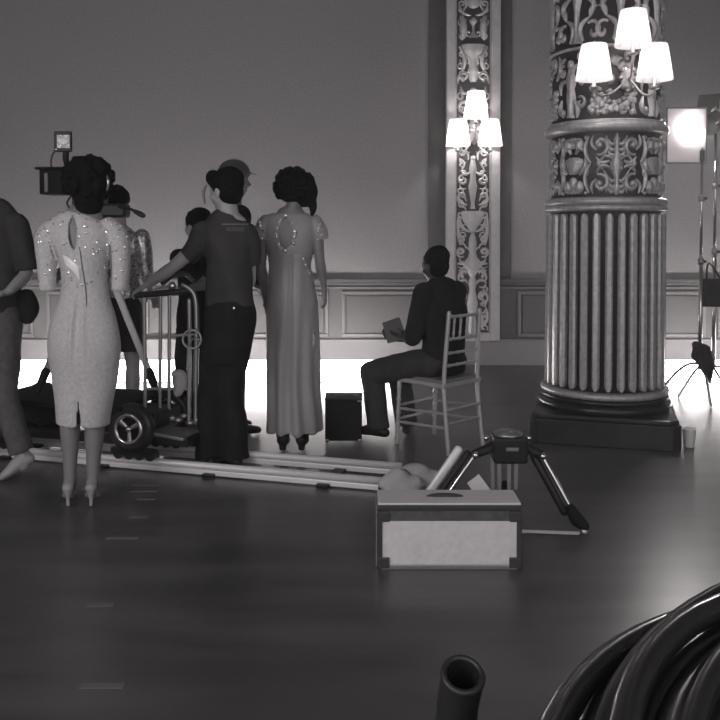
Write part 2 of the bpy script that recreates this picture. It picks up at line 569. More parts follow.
s2.append((arc(0.09, 1.90, 0.09, 1.81, 0.3, 6), 0.009)); s2.append((arc(0.072, 1.85, 0.105, 1.85, 0.3, 4), 0.008))
s2 += [(arc(0.05, 1.83, 0.14, 1.80, 0.3, 6), 0.011), (arc(0.05, 1.875, 0.145, 1.90, -0.3, 6), 0.011), disc(0.125, 1.855, 0.016, 0.02), disc(0.118, 1.97, 0.018, 0.018), disc(0.118, 1.73, 0.018, 0.018), (arc(0.14, 1.94, 0.165, 2.035, -0.25, 6), 0.010), (arc(0.14, 1.76, 0.165, 1.665, 0.25, 6), 0.010)]
ring_motif('leaf_candelabrum', leaf + mir(s2), (11, 101, 191, 281))
mask = [([(0, 1.79 + 0.11 * i / 8) for i in range(9)], [0.02, 0.034, 0.04, 0.05, 0.052, 0.058, 0.062, 0.06, 0.03]),
        disc(0, 1.735, 0.028, 0.04)]
s3 = [(arc(0.05, 1.79, 0.095, 1.90, -0.2, 7), 0.016), disc(0.045, 1.975, 0.028, 0.03), disc(0.048, 1.715, 0.03, 0.036),
      (spiral(0.05, 1.975, 0.058, math.radians(200), 0.8, -1), 0.008), (spiral(0.05, 1.715, 0.06, math.radians(160), 0.8, 1), 0.008),
      (arc(0.125, 1.67, 0.135, 1.86, 0.2, 7), 0.012), (arc(0.135, 1.86, 0.12, 2.03, 0.2, 7), 0.012), disc(0.012, 2.015, 0.01, 0.014), disc(0.012, 1.675, 0.01, 0.012)]
s3 += [(arc(0.02, 1.92, 0.09, 1.935, 0.4, 6), 0.012), disc(0.03, 1.87, 0.012, 0.014), (arc(0.06, 1.83, 0.11, 1.78, 0.3, 6), 0.012), disc(0.10, 2.02, 0.012, 0.014), disc(0.10, 1.67, 0.012, 0.012)]
ring_motif('shield_mask', mask + mir(s3), (-34, 56, 146, 236))
# band 3, z 2.14..2.55 : standing figures and swags
fig = [([(0, 2.15 + 0.30 * i / 10) for i in range(11)], [0.03, 0.022, 0.022, 0.03, 0.036, 0.03, 0.024, 0.036, 0.042, 0.02, 0.012]),
       disc(0, 2.475, 0.022, 0.028), (arc(-0.03, 2.38, -0.10, 2.30, -0.4, 6), 0.011), (arc(0.03, 2.38, 0.10, 2.47, 0.4, 6), 0.011),
       (arc(0.02, 2.26, 0.055, 2.15, 0.2, 6), 0.016)]
fig += [(spiral(-.075, 2.44, .04, 1.0, 1.1, 1), .011), (spiral(.085, 2.24, .04, 2.0, 1.1, -1), .011), (arc(-.05, 2.16, -.09, 2.27, .3, 6), .014), disc(-.07, 2.19, .016, .02), disc(.09, 2.36, .016, .018), (arc(.06, 2.50, .12, 2.54, .3, 5), .011), (arc(-.05, 2.52, -.12, 2.53, .3, 5), .011)]
ring_motif('carved_figure', fig, (-38, 52, 142, 232))
sw = []
for k in range(12):
    a = math.pi * (1.08 + 0.84 * k / 11)
    sw.append(disc(0.15 * math.cos(a), 2.36 + 0.17 * math.sin(a), 0.024, 0.024))
for k in range(9):
    a = math.pi * (1.12 + 0.76 * k / 8)
    sw.append(disc(0.115 * math.cos(a), 2.36 + 0.13 * math.sin(a), 0.016, 0.016))
sw += mir([(spiral(0.10, 2.50, 0.05, math.radians(230), 1.2, 1), 0.011), (spiral(0.06, 2.19, 0.035, math.radians(60), 1.1, -1), 0.010),
           (arc(0.16, 2.16, 0.165, 2.34, 0.2, 6), 0.012), (arc(0.15, 2.40, 0.18, 2.54, -0.3, 6), 0.012)])
rq = random.Random(4)
for k in range(26):
    sw.append(disc(rq.uniform(-.17, .17), rq.uniform(2.16, 2.30), rq.uniform(.012, .022), rq.uniform(.012, .024)))
for k in range(10):
    a = rq.uniform(0, 6.28); sw.append((arc(0.03 * math.cos(a), 2.42 + .03 * math.sin(a), 0.09 * math.cos(a), 2.42 + .09 * math.sin(a), .3, 5), .012))
ring_motif('fruit_swag', sw, (8, 98, 188, 278))
# band 4, z 2.58..3.2 : tall scrolls and balusters
b4 = [([(0, 2.59 + 0.60 * i / 12) for i in range(13)], [0.04, 0.012, 0.014, 0.016, 0.02, 0.03, 0.034, 0.02, 0.012, 0.024, 0.03, 0.02, 0.006])]
s4 = [(arc(0.055, 2.60, 0.10, 2.74, 0.35, 8), 0.014), (spiral(0.125, 2.66, 0.06, math.radians(130), 0.95, -1), 0.012),
      (arc(0.10, 2.74, 0.055, 2.86, -0.4, 8), 0.014), (spiral(0.10, 2.90, 0.06, math.radians(210), 1.0, -1), 0.013),
      (arc(0.06, 2.95, 0.14, 3.10, 0.3, 8), 0.013), (spiral(0.09, 3.12, 0.05, math.radians(0), 1.0, 1), 0.012),
      (arc(0.10, 2.74, 0.155, 2.80, 0.3, 6), 0.010)]
ring_motif('baluster_scroll', b4 + mir(s4), (-31, 14, 59, 104, 149, 194, 239, 284))

_done = set()
for o_ in col.children:                       # the upper drums are a little taller
    if o_.data.name in _done: continue
    _done.add(o_.data.name)
    for v_ in o_.data.vertices:
        if v_.co.z > 1.42: v_.co.z = min(CEIL, v_.co.z + 0.06 * (v_.co.z - 1.42) ** 2)

# ================================================================== WALL PILASTER
PW = PX1 - PX0
PC = (PX0 + PX1) / 2
PYF = WY - 0.10
pil = thing('wall_pilaster', (PC, WY, 0.27), 'pale framed wall pilaster with carved scrollwork on dark ground', 'pilaster')
build(MB().box((PC, WY - 0.04, (CEIL + 0.27) / 2), (PW - 0.02, 0.08, CEIL - 0.27)), 'ground', 'pilground', pil)
fw = 0.095
for sx in (-1, 1):
    m = MB().box((PC + sx * (PW / 2 - fw / 2), WY - 0.06, (CEIL + 0.27) / 2), (fw, 0.12, CEIL - 0.27))
    o = build(m, 'frame_stile', 'giltpale', pil, bevel=0.008)
    m = MB().box((PC + sx * (PW / 2 - fw - 0.008), WY - 0.05, (CEIL + 0.27) / 2), (0.014, 0.09, CEIL - 0.35)); build(m, 'inner_bead', 'gilt', pil, bevel=0.003)
build(MB().box((PC, WY - 0.06, 0.31), (PW - 2 * fw - 0.002, 0.118, 0.09)), 'frame_rail', 'giltpale', pil, bevel=0.006)
def pmap(u, v, hh):
    return (PC + u, WY - 0.08 - hh, v)
def zpix(y): return P(475, y, WY - 0.1).z
prr = random.Random(11)
def pmotif(name, st, h=0.04):
    zs_ = [p_[1] for q_ in st for p_ in q_[0]]
    z_ = min(zs_) + .05; sg = 1
    ex = []
    while z_ < max(zs_) - .03:
        ex.append((spiral(.125 + prr.uniform(-.012, .012), z_, prr.uniform(.032, .046), prr.uniform(0, 6), 1.1, sg), .011))
        ex.append((arc(.07, z_ + .03, .14, z_ + .075, .35 * sg, 6), .010))
        z_ += .135; sg = -sg
    st = st + mir(ex)
    o = build(relief(st, pmap, h, fat=1.15), name, 'giltpale', pil, smooth=True)
    return o
def vprof(y0, y1, w):
    z0, z1 = zpix(y0), zpix(y1)
    w = [q_ * (.72 if q_ > .05 else .85) for q_ in w]
    n = len(w) * 2
    return ([(0, z0 + (z1 - z0) * i / n) for i in range(n + 1)], w)
def Z(y): return zpix(y)
q = 0.155
# bottom palmette and scrolls
pmotif('palmette_scroll', [vprof(333, 275, [0.05, 0.06, 0.04, 0.05, 0.07, 0.05, 0.03, 0.05, 0.02])] + mir([
    (spiral(0.105, Z(297), 0.075, math.radians(250), 1.25, 1), 0.017), (arc(0.03, Z(330), 0.13, Z(305), -0.3), 0.014), disc(0.10, Z(294), 0.03, 0.035),
    (arc(0.03, Z(285), 0.15, Z(283), 0.35), 0.014), (spiral(0.11, Z(320), 0.05, math.radians(90), 1.1, -1), 0.014), (arc(0.05, Z(310), 0.09, Z(326), 0.2), 0.012)]))
pmotif('winged_urn', [vprof(282, 233, [0.02, 0.03, 0.10, 0.13, 0.06, 0.035, 0.055, 0.04, 0.02])] + mir([
    (arc(0.02, Z(272), 0.15, Z(276), 0.25), 0.02), (arc(0.05, Z(268), 0.16, Z(264), 0.25), 0.018), (spiral(0.12, Z(252), 0.055, math.radians(240), 1.2, 1), 0.015),
    (arc(0.03, Z(262), 0.08, Z(246), 0.25), 0.013), (arc(0.10, Z(243), 0.16, Z(240), 0.3), 0.013), (arc(0.12, Z(278), 0.15, Z(270), 0.3), 0.012)]))
pmotif('festoon_bowl', [vprof(231, 211, [0.03, 0.07, 0.11, 0.14, 0.15, 0.14])] + mir([
    (arc(0.145, Z(214), 0.13, Z(245), 0.06), 0.018), (arc(0.0, Z(232), 0.13, Z(218), -0.25), 0.016), disc(0.135, Z(225), 0.02, 0.03), disc(0.133, Z(236), 0.018, 0.03)]))
pmotif('dancing_figure', [vprof(209, 158, [0.03, 0.02, 0.03, 0.04, 0.05, 0.035, 0.03, 0.045, 0.03, 0.02]), disc(0, Z(158), 0.025, 0.03)] + mir([
    (arc(0.03, Z(172), 0.12, Z(170), -0.4), 0.015), (spiral(0.10, Z(180), 0.06, math.radians(110), 1.2, -1), 0.014), (arc(0.06, Z(205), 0.14, Z(192), -0.35), 0.017),
    (spiral(0.11, Z(196), 0.05, math.radians(270), 1.1, 1), 0.014), (arc(0.12, Z(170), 0.14, Z(158), 0.3), 0.013), (arc(0.05, Z(160), 0.12, Z(150), 0.3), 0.013), (arc(0.03, Z(152), 0.13, Z(146), -0.3), 0.012)]))
pmotif('scroll_pair', mir([(spiral(0.09, Z(106), 0.075, math.radians(250), 1.25, 1), 0.017), (arc(0.02, Z(125), 0.12, Z(116), -0.3), 0.015), (spiral(0.08, Z(128), 0.055, math.radians(80), 1.2, -1), 0.014),
    (arc(0.03, Z(92), 0.13, Z(86), -0.35), 0.015)]) + [vprof(140, 88, [0.04, 0.03, 0.04, 0.03, 0.05, 0.03])])
pmotif('ram_mask', [vprof(82, 44, [0.03, 0.06, 0.05, 0.075, 0.055, 0.05, 0.055, 0.08, 0.15, 0.155, 0.15])] + mir([
    (arc(0.145, Z(46), 0.12, Z(72), -0.15), 0.022), (spiral(0.095, Z(75), 0.055, math.radians(60), 1.1, -1), 0.015), (arc(0.05, Z(72), 0.16, Z(84), 0.3), 0.014),
    (arc(0.055, Z(64), 0.105, Z(55), 0.35), 0.013)]))
pmotif('candelabrum', [vprof(38, 17, [0.05, 0.03, 0.015, 0.015, 0.02, 0.05, 0.01])] + mir([
    (arc(0.12, Z(40), 0.115, Z(15), 0.05), [0.012, 0.02, 0.035, 0.036, 0.025, 0.008]), (spiral(0.05, Z(33), 0.035, math.radians(200), 1.1, 1), 0.012), (arc(0.02, Z(15), 0.15, Z(2), -0.25), 0.015),
    (arc(0.10, Z(10), 0.13, Z(-4), 0.3), 0.013)]))
pmotif('rosette', [disc(0, Z(2), 0.06, 0.065)] + mir([(spiral(0.1, Z(-14), 0.06, math.radians(270), 1.2, 1), 0.015), (arc(0.02, Z(-8), 0.12, Z(-30), -0.3), 0.015)]) + [vprof(-6, -60, [0.04, 0.02, 0.05, 0.09, 0.03])])

# ================================================================== SCONCES
def pleated_shade(mb, c, rt, rb, hgt):
    n = 48
    vs, fs = [], []
    for j in range(4):
        t = j / 3
        for k in range(n):
            r = (rb + (rt - rb) * t) * (1 + 0.02 * (1 if k % 2 else -1))
            a = 2 * math.pi * k / n
            vs.append((c[0] + r * math.cos(a), c[1] + r * math.sin(a), c[2] + hgt * t))
    for j in range(3):
        for k in range(n):
            fs.append((j * n + k, j * n + (k + 1) % n, (j + 1) * n + (k + 1) % n, (j + 1) * n + k))
    mb.add(vs, fs)
def sconce(base, out, label, shades, sz, watts):
    """base: wall point; shades: world bottom-centre points; sz: (r_top, r_bottom, height)"""
    t = thing('wall_sconce', base, label, 'sconce')
    o = V(out).normalized(); side = V((0, 0, 1)).cross(o)
    R = basis(side, o, V((0, 0, 1)))
    pb = MB().ball(base, (0.055, 0.02, 0.085), R)
    for k in range(8):
        a = 2 * math.pi * k / 8
        pb.ball(V(base) + side * 0.05 * math.cos(a) + V((0, 0, 0.08 * math.sin(a))) + o * 0.005, 0.018, nu=8, nv=6)
    build(pb, 'backplate', 'brass', t, smooth=True)
    for c in shades:
        c = V(c)
        b0 = V(base) + o * 0.02
        mid = (b0 + c) / 2 + V((0, 0, -0.09)); mid2 = V((c.x, c.y, c.z - 0.10)) * 0.75 + mid * 0.25
        am = MB().smooth([b0, mid, mid2, V((c.x, c.y, c.z - 0.05))], 0.008, 8, cap='flat', sub=6)
        a = build(am, 'arm', 'brass', t, smooth=True)
        cu = MB().lathe([(0.004, -0.065), (0.028, -0.055), (0.034, -0.045), (0.012, -0.035), (0.011, 0.05), (0.004, 0.052)], c, 16)
        build(cu, 'candle_cup', 'brass', a, smooth=True)
        sm = MB(); pleated_shade(sm, c, *sz)
        sh = build(sm, 'shade', 'shade', t)
        bl_ = bpy.data.lights.new('bulb', 'POINT'); bl_.energy = watts; bl_.shadow_soft_size = 0.025; bl_.color = (1, .95, .94)
        bo_ = bpy.data.objects.new('bulb', bl_); COL.objects.link(bo_); bo_.parent = sh; bo_.location = c + V((0, 0, sz[2] * .45)) - V(base)
        fm = MB().lathe([(0.003, 0), (0.009, 0.004), (0.004, 0.012), (0.008, 0.02), (0.002, 0.03)], c + V((0, 0, sz[2] - 0.006)), 10)
        build(fm, 'finial', 'brass', sh, smooth=True)
    return t
ang = math.radians(-90 + 4)
od = V((math.cos(ang), math.sin(ang), 0))
bs = V((CX, CY, 2.42)) + od * (RS - 0.005)
SY = 5.40
def drop(p): return V((p.x, p.y, p.z))
sconce(bs, od, 'three-shade brass sconce with pleated lit shades on the fluted column',
       [P(594, 80, 5.42), P(633, 46, 5.40), P(654.5, 80, 5.45)], (0.078, 0.113, 0.225), BULB_WATTS)
bs2 = V((P(474, 132, 8.9).x, WY - 0.12, P(474, 136, 8.88).z))
sconce(bs2, V((0, -1, 0)), 'three-shade lit sconce on the wall pilaster behind the seated person',
       [P(458, 146, 8.74), P(476, 118, 8.72), P(490, 146, 8.74)], (0.085, 0.125, 0.27), BULB_WATTS * 4.0)

# ================================================================== FLOOR TUBE LIGHTS
def floor_light(x0, x1, y, label, grp):
    t = thing('floor_light', ((x0 + x1) / 2, y, 0), label, 'floor light', grp)
    m = MB().box(((x0 + x1) / 2, y + 0.03, 0.004), (x1 - x0, 0.10, 0.008))
    build(m, 'tray', 'white', t, bevel=0.003)
    for x in (x0 + 0.012, x1 - 0.012):
        build(MB().box((x, y, 0.115), (0.024, 0.07, 0.19)), 'end_cap', 'white', t, bevel=0.003)
    for z in (0.036, 0.105, 0.175):
        build(MB().cyl((x0 + 0.02, y, z), (x1 - 0.02, y, z), 0.033, n=12), 'tube', 'tube', t, smooth=True)
FLY = 7.95
xs = -3.70
nm = ['leftmost lit tube bank on the floor, behind the partly cropped person', 'lit tube bank on the floor behind the dolly and pale dress',
      'lit tube bank on the floor behind the person in the t-shirt', 'lit tube bank on the floor behind the seated person\'s knees']
for k in range(4):
    floor_light(xs + k * 1.02, xs + k * 1.02 + 1.0, FLY, nm[k], 'tube light banks on the floor')
xr = P(655, 375, FLY).x
for k in range(2):
    floor_light(xr + k * 1.02, xr + k * 1.02 + 1.0, FLY, ['lit tube bank on the floor just right of the column', 'rightmost lit tube bank on the floor behind the light stands'][k], 'tube light banks on the floor')

# ================================================================== PEOPLE
def head_blob(mb, c, fwd, up=V((0, 0, 1)), s=1.0):
    f = V(fwd).normalized(); u = V(up); u = (u - f * u.dot(f)).normalized(); r = f.cross(u)
    R = basis(r, f, u)
    c = V(c)
    def q(x, y, z): return c + (r * x + f * y + u * z) * s
    def e(x, y, z, a, b, d): mb.ball(q(x, y, z), (a * s, b * s, d * s), R, 16, 12)
    e(0, -0.012, 0.03, 0.074, 0.092, 0.082)           # cranium
    e(0, 0.028, -0.035, 0.058, 0.058, 0.068)          # face
    e(0, 0.045, -0.088, 0.032, 0.034, 0.026)          # chin
    e(0, 0.072, 0.022, 0.05, 0.018, 0.014)            # brow
    for sx in (-1, 1):
        e(sx * 0.074, -0.002, -0.018, 0.010, 0.020, 0.031)   # ear
        e(sx * 0.031, 0.074, 0.002, 0.013, 0.010, 0.009)     # eye
        e(sx * 0.04, 0.052, -0.035, 0.022, 0.026, 0.022)     # cheek
    mb.tube([q(0, 0.082, 0.012), q(0, 0.108, -0.028), q(0, 0.088, -0.036)], [0.008 * s, 0.013 * s, 0.012 * s], 8)
    mb.tube([q(-0.022, 0.078, -0.064), q(0, 0.088, -0.062), q(0.022, 0.078, -0.064)], [0.006 * s, 0.010 * s, 0.006 * s], 8)
def hand_blob(mb, w, d, pn, thumb, curl=0.5, s=1.0):
    """w wrist, d direction, pn palm normal (towards which the fingers curl), thumb: side vector of the thumb"""
    d = V(d).normalized(); pn = V(pn); pn = (pn - d * pn.dot(d)).normalized()
    sd = d.cross(pn).normalized()
    if sd.dot(V(thumb)) < 0: sd = -sd
    w = V(w)
    mb.tube([w - d * 0.02 * s, w + d * 0.03 * s, w + d * 0.088 * s], [(0.025 * s, 0.019 * s), (0.036 * s, 0.017 * s), (0.039 * s, 0.013 * s)], 12, hint=sd)
    for k, (off, L) in enumerate(((0.030, 0.070), (0.0105, 0.080), (-0.0105, 0.074), (-0.030, 0.058))):
        p = w + d * 0.085 * s + sd * off * s
        dirn = d.copy(); pts = [p - d * 0.01 * s]; a = 0
        for seg in range(3):
            pts.append(pts[-1] + (dirn * math.cos(a) + pn * math.sin(a)) * L * s * (0.45, 0.32, 0.26)[seg])
            a += curl * (0.9 + 0.1 * k)
        mb.tube(pts, [0.0088 * s, 0.0085 * s, 0.008 * s, 0.0068 * s], 8)
    p = w + d * 0.025 * s + sd * 0.028 * s
    mb.tube([p - sd * 0.01 * s, p + (sd * 0.8 + d * 0.6) * 0.032 * s, p + (sd * 0.55 + d * 0.9 + pn * 0.3 * curl) * 0.062 * s], [0.012 * s, 0.010 * s, 0.008 * s], 8)
def arm_blob(mb, sh, el, wr, s=1.0, k=1.0):
    mb.smooth([sh, V(sh).lerp(V(el), 0.45), el], [0.050 * s * k, 0.044 * s * k, 0.036 * s * k], 12)
    mb.smooth([el, V(el).lerp(V(wr), 0.3), wr], [0.036 * s * k, 0.038 * s * k, 0.024 * s * k], 12)
def leg_blob(mb, hip, kn, an, s=1.0, k=1.0):
    hip, kn, an = V(hip), V(kn), V(an)
    mb.smooth([hip, hip.lerp(kn, 0.5), kn], [0.082 * s * k, 0.070 * s * k, 0.050 * s * k], 14)
    b = V((0, 0, 0))
    mb.smooth([kn, kn.lerp(an, 0.3), kn.lerp(an, 0.65), an], [0.050 * s * k, 0.053 * s * k, 0.040 * s * k, 0.033 * s * k], 14)
def torso_blob(mb, pts, rad, side):
    mb.smooth(pts, rad, 20, hint=side)
def shoe(parent, an, toe, m='black', sole_t=0.02, wide=0.045, name='shoe'):
    """a closed shoe from heel under the ankle to the toe"""
    an, toe = V(an), V(toe)
    d = toe - an; dh = V((d.x, d.y, 0)).normalized()
    up = V((0, 0, 1))
    heel = V((an.x, an.y, an.z)) - dh * 0.055
    hz = max(0.0, min(an.z - 0.08, 1))
    a0 = V((heel.x, heel.y, hz + 0.035)); a1 = V((an.x, an.y, hz + 0.045)) + dh * 0.03
    mb = MB()
    side = up.cross(dh)
    mb.smooth([a0, a1, a1.lerp(V((toe.x, toe.y, toe.z + 0.03)), 0.5), V((toe.x, toe.y, toe.z + 0.028))],
              [(0.034, 0.034), (0.040, 0.044), (wide, 0.034), (wide * 0.78, 0.026)], 14, hint=side)
    mb.smooth([V((an.x, an.y, hz + 0.05)), an + V((0, 0, 0.02))], [0.042, 0.043], 12)
    me = baked(mb, 0.006, 3)
    for v in me.vertices:
        zmin = (hz if (V((v.co.x, v.co.y, 0)) - V((toe.x, toe.y, 0))).length > 0.12 else toe.z) + 0.004
        if v.co.z < zmin: v.co.z = zmin
    put(me, name, m, parent)
def hair_cap(mb, c, fwd, s=1.0, grow=1.0, down=0.0):
    f = V(fwd).normalized(); u = V((0, 0, 1)); r = f.cross(u)
    R = basis(r, f, u)
    mb.ball(V(c) + (f * -0.02 + u * 0.04) * s, (0.084 * s * grow, 0.096 * s * grow, 0.086 * s * grow), R, 16, 12)
    mb.ball(V(c) + (f * -0.045 + u * (-0.02 - down)) * s, (0.074 * s * grow, 0.062 * s * grow, 0.075 * s * grow), R, 16, 12)

# ---- woman in the pale beaded dress -------------------------------------------------
def ring_at(y, xl, xr, Y, ry, dy=0.0):
    a, b = P(xl, y, Y), P(xr, y, Y)
    return (V(((a.x + b.x) / 2, Y + dy, a.z)), ((b.x - a.x) / 2, ry))
def loft_rings(mb, rings, cap='flat', n=36):
    mb.smooth([r[0] for r in rings], [r[1] for r in rings], n, hint=V((1, 0, 0)), cap=cap, sub=4)
def cut_faces(me, test):
    bm = bmesh.new(); bm.from_mesh(me)
    bmesh.ops.delete(bm, geom=[f for f in bm.faces if test(f.calc_center_median(), f.normal)], context='FACES')
    bm.to_mesh(me); bm.free()
def scatter_flakes(me, parent, test, n, size, m='sequinflake', name='sequins'):
    cand = [p for p in me.polygons if test(p.center, p.normal)]
    mb = MB()
    for p in random.sample(cand, min(n, len(cand))):
        nrm = (p.normal + V((random.gauss(0, .35), random.gauss(0, .35), random.gauss(0, .35)))).normalized()
        a = nrm.orthogonal().normalized(); b = nrm.cross(a)
        c = p.center + p.normal * 0.003
        mb.add([c + (a * math.cos(k * math.pi / 3) + b * math.sin(k * math.pi / 3)) * size for k in range(6)] + [c + nrm * size * 0.25],
               [(k, (k + 1) % 6, 6) for k in range(6)])
    o = build(mb, name, m, parent)
    o['kind'] = 'stuff'
    return o
def heel_shoe(parent, heel, toe, m='skin'):
    """open high-heeled pump: stiletto, arched sole, toe box"""
    heel, toe = V(heel), V(toe)
    dh = (V((toe.x, toe.y, 0)) - V((heel.x, heel.y, 0))).normalized(); side = V((0, 0, 1)).cross(dh)
    L = (V((toe.x, toe.y, 0)) - V((heel.x, heel.y, 0))).length
    H = 0.085
    mb = MB()
    mb.smooth([heel + V((0, 0, H - 0.005)), heel + dh * 0.005 + V((0, 0, 0.04)), heel + dh * 0.004 + V((0, 0, 0.003))], [(0.022, 0.02), (0.011, 0.011), (0.010, 0.010)], 10, cap='flat')
    mb.smooth([heel + V((0, 0, H + 0.015)), heel + dh * L * 0.35 + V((0, 0, H * 0.66)), heel + dh * L * 0.68 + V((0, 0, 0.022)), heel + dh * L + V((0, 0, 0.015))],
              [(0.030, 0.026), (0.030, 0.016), (0.042, 0.020), (0.022, 0.013)], 14, hint=side)
    put(baked(mb, 0.005, 2), 'high_heel', m, parent)

def woman_pale():
    Y = 4.40
    base = F(79, 500); base = V((base.x, Y, 0))
    t = thing('person', base, 'person in pale beaded knee-length dress with keyhole back and high heels', 'person')
    # body
    b = MB()
    hd = P(89, 190, Y)
    head_blob(b, hd, (0.10, 1, -0.05))
    b.smooth([hd + V((0, -0.012, -0.06)), P(86, 222, Y)], [0.050, 0.056], 12)
    loft_rings(b, [ring_at(216, 66, 104, Y, .06), ring_at(232, 50, 114, Y, .085), ring_at(262, 63, 106, Y, .098), ring_at(296, 62, 107, Y, .085), ring_at(335, 54, 116, Y, .112), ring_at(365, 60, 112, Y, .10)], cap='round')
    for sx, shp, elp, wrp in ((-1, P(50, 232, Y), P(48, 284, Y - 0.03), P(66, 268, Y + 0.22)), (1, P(115, 232, Y), P(119, 284, Y - 0.03), P(104, 268, Y + 0.22))):
        arm_blob(b, shp, elp, wrp, 0.95)
        hand_blob(b, wrp, (-sx * 0.6, 0.7, 0.2), (0, 0, -1), (-sx, 0.2, 0.6), 0.5, 0.92)
    legs = []
    for xh, xk, xa, ya, tipx in ((70, 70, 68, 487, 70), (97, 95, 91, 488, 93)):
        heel = F(xa - 1, 508); heel.y = 4.34; heel.x = P(xa, 500, 4.34).x
        an = V((heel.x, 4.375, 0.135)); toe = V((P(tipx, 490, 4.52).x, 4.53, 0.0))
        leg_blob(b, P(xh, 360, Y), P(xk, 412, Y + 0.02), an, 0.98)
        b.smooth([an + V((0, -0.02, -0.02)), V((heel.x, heel.y + 0.01, 0.115)), an.lerp(toe, 0.4) + V((0, 0, 0.025)), toe + V((0, -0.04, 0.03))], [(0.027, 0.03), (0.029, 0.03), (0.033, 0.025), (0.034, 0.014)], 12, hint=V((1, 0, 0)))
        legs.append((heel, toe))
    put(baked(b, 0.0075, 3), 'body', 'skinmid', t)
    for heel, toe in legs: heel_shoe(t, heel, toe, 'shoepale')
    # dress
    d = MB()
    loft_rings(d, [ring_at(214, 68, 101, Y, .062), ring_at(220, 56, 110, Y, .082), ring_at(232, 48, 116, Y, .100), ring_at(262, 60, 109, Y, .112), ring_at(292, 61, 109, Y, .098), ring_at(315, 54, 116, Y, .112, -.01),
                   ring_at(342, 49, 121, Y, .128, -.015), ring_at(375, 52, 118, Y, .122), ring_at(405, 56, 112, Y, .112), ring_at(424, 57, 109, Y, .106)])
    for xs_, xe, sh0 in ((52, 47, 46), (114, 121, 118)):
        d.smooth([P(xs_ + (5 if xs_ < 80 else -5), 227, Y), P(sh0, 238, Y), P(xe, 265, Y - 0.02), P(xe + (1 if xe < 80 else -1), 291, Y - 0.03)], [0.054, 0.057, 0.049, 0.042], 16, cap='half')
    sx0 = P(85, 330, Y).x; zt = P(85, 300, Y).z; zb = P(85, 352, Y).z; zh = P(85, 398, Y).z
    def fold(c):
        v = 0.004 * noise.noise(V((c.x * 9, c.y * 9, c.z * 3)))
        if c.y < Y - 0.02:
            for off, w, k in ((-0.030, .012, .010), (0.012, .010, -.012), (0.036, .014, .008), (-0.008, .008, -.010)):
                if zb - 0.05 < c.z < zt + 0.04:
                    m_ = math.sin(math.pi * (c.z - zb + 0.05) / (zt - zb + 0.09))
                    tt = (zt + 0.04 - c.z)
                    v += k * m_ * math.exp(-((c.x - sx0 - off * (0.5 + 2.0 * tt)) / w) ** 2)
            if c.z > zt: v -= 0.004 * math.exp(-((c.x - sx0 + (c.z - zt) * 0.10) / 0.008) ** 2)
            if c.z < zh + 0.12: v += -0.012 * math.exp(-((c.x - sx0 + 0.005) / 0.02) ** 2) * min(1, (zh + .12 - c.z) / .12)
        return v
    me = baked(d, 0.0075, 4, fold)
    kc = P(79, 233, Y); kx, kz = kc.x, kc.z
    def hole(c, n):
        if c.y > Y: return False
        u = (c.z - kz) / 0.085
        if abs(u) > 1: return False
        return abs(c.x - kx + 0.10 * (c.z - kz)) < 0.024 * math.sqrt(1 - u * u)
    cut_faces(me, hole)
    cut_faces(me, lambda c, n: c.y < Y and c.z < zh and abs(c.x - sx0 + 0.005) < 0.010 * (zh - c.z) / 0.1 + 0.002)
    flk = me.copy()
    dtree = BVHTree.FromPolygons([v.co for v in me.vertices], [p.vertices for p in me.polygons])
    dr = put(me, 'dress', 'dress', t)
    scatter_flakes(flk, dr, lambda c, n: c.z > P(80, 285, Y).z and c.y < Y + 0.05, 230, 0.0065)
    bpy.data.meshes.remove(flk)
    # satin fold beside the opening, its highlight painted white, and the dark centre seam, both lying on the cloth
    def on_dress(x, y, off):
        p = P(x, y, Y - 0.1)
        hit = dtree.ray_cast(V((p.x, Y - 0.6, p.z)), V((0, 1, 0)))
        return (hit[0] if hit[0] is not None else p) + V((0, -off, 0))
    km = MB(); N_ = 8
    L_ = [(62 + 18 * k / N_, 255.0 + 3 * k / N_ + 9 * (k / N_) ** 2) for k in range(N_ + 1)]
    U_ = [(65 + 15 * k / N_, 266 + 5 * k / N_ + 10 * (k / N_) ** 2) for k in range(N_ + 1)]
    vs_, fs_ = [], []
    for k in range(N_ + 1):
        for q_, o_ in ((0, .002), (.25, .010), (.5, .005), (.75, .011), (1, .002)):
            vs_.append(on_dress(L_[k][0] + (U_[k][0] - L_[k][0]) * q_, L_[k][1] + (U_[k][1] - L_[k][1]) * q_, o_ * (1 if 0 < k < N_ else .3) + .001))
    for k in range(N_):
        for m_ in range(4): fs_.append((k * 5 + m_, k * 5 + m_ + 1, k * 5 + m_ + 6, k * 5 + m_ + 5))
    km.add(vs_, fs_)
    build(km, 'satin_fold_highlight', 'satin', dr, smooth=True)
    sm_ = MB().smooth([on_dress(80 + 7 * (k / 9) ** .8, 247 + 60 * k / 9, .001) for k in range(10)], [(.002, .002)] + [(.0038, .003)] * 8 + [(.002, .002)], 8)
    build(sm_, 'centre_seam', 'cushion', dr, smooth=True)
    e = MB()
    pts = []
    for k in range(24):
        a = 2 * math.pi * k / 24
        z = kz + 0.087 * math.sin(a); x = kx - 0.10 * (z - kz) + 0.026 * math.cos(a)
        pts.append(V((x, Y - 0.094 - (0.012 if z < kz else 0.0) + 0.03 * max(0, (z - kz) / .087) , z)))
    e.tube(pts, [0.0045] * 24, 6, closed=True)
    build(e, 'keyhole_edging', 'dress', dr, smooth=True)
    # hair
    h = MB()
    hc = P(89, 181, Y)
    h.ball(hc + V((0, -0.01, 0.0)), (0.112, 0.115, 0.13))
    h.ball(P(89, 203, Y - 0.02), (0.075, 0.07, 0.07))
    rr = random.Random(3)
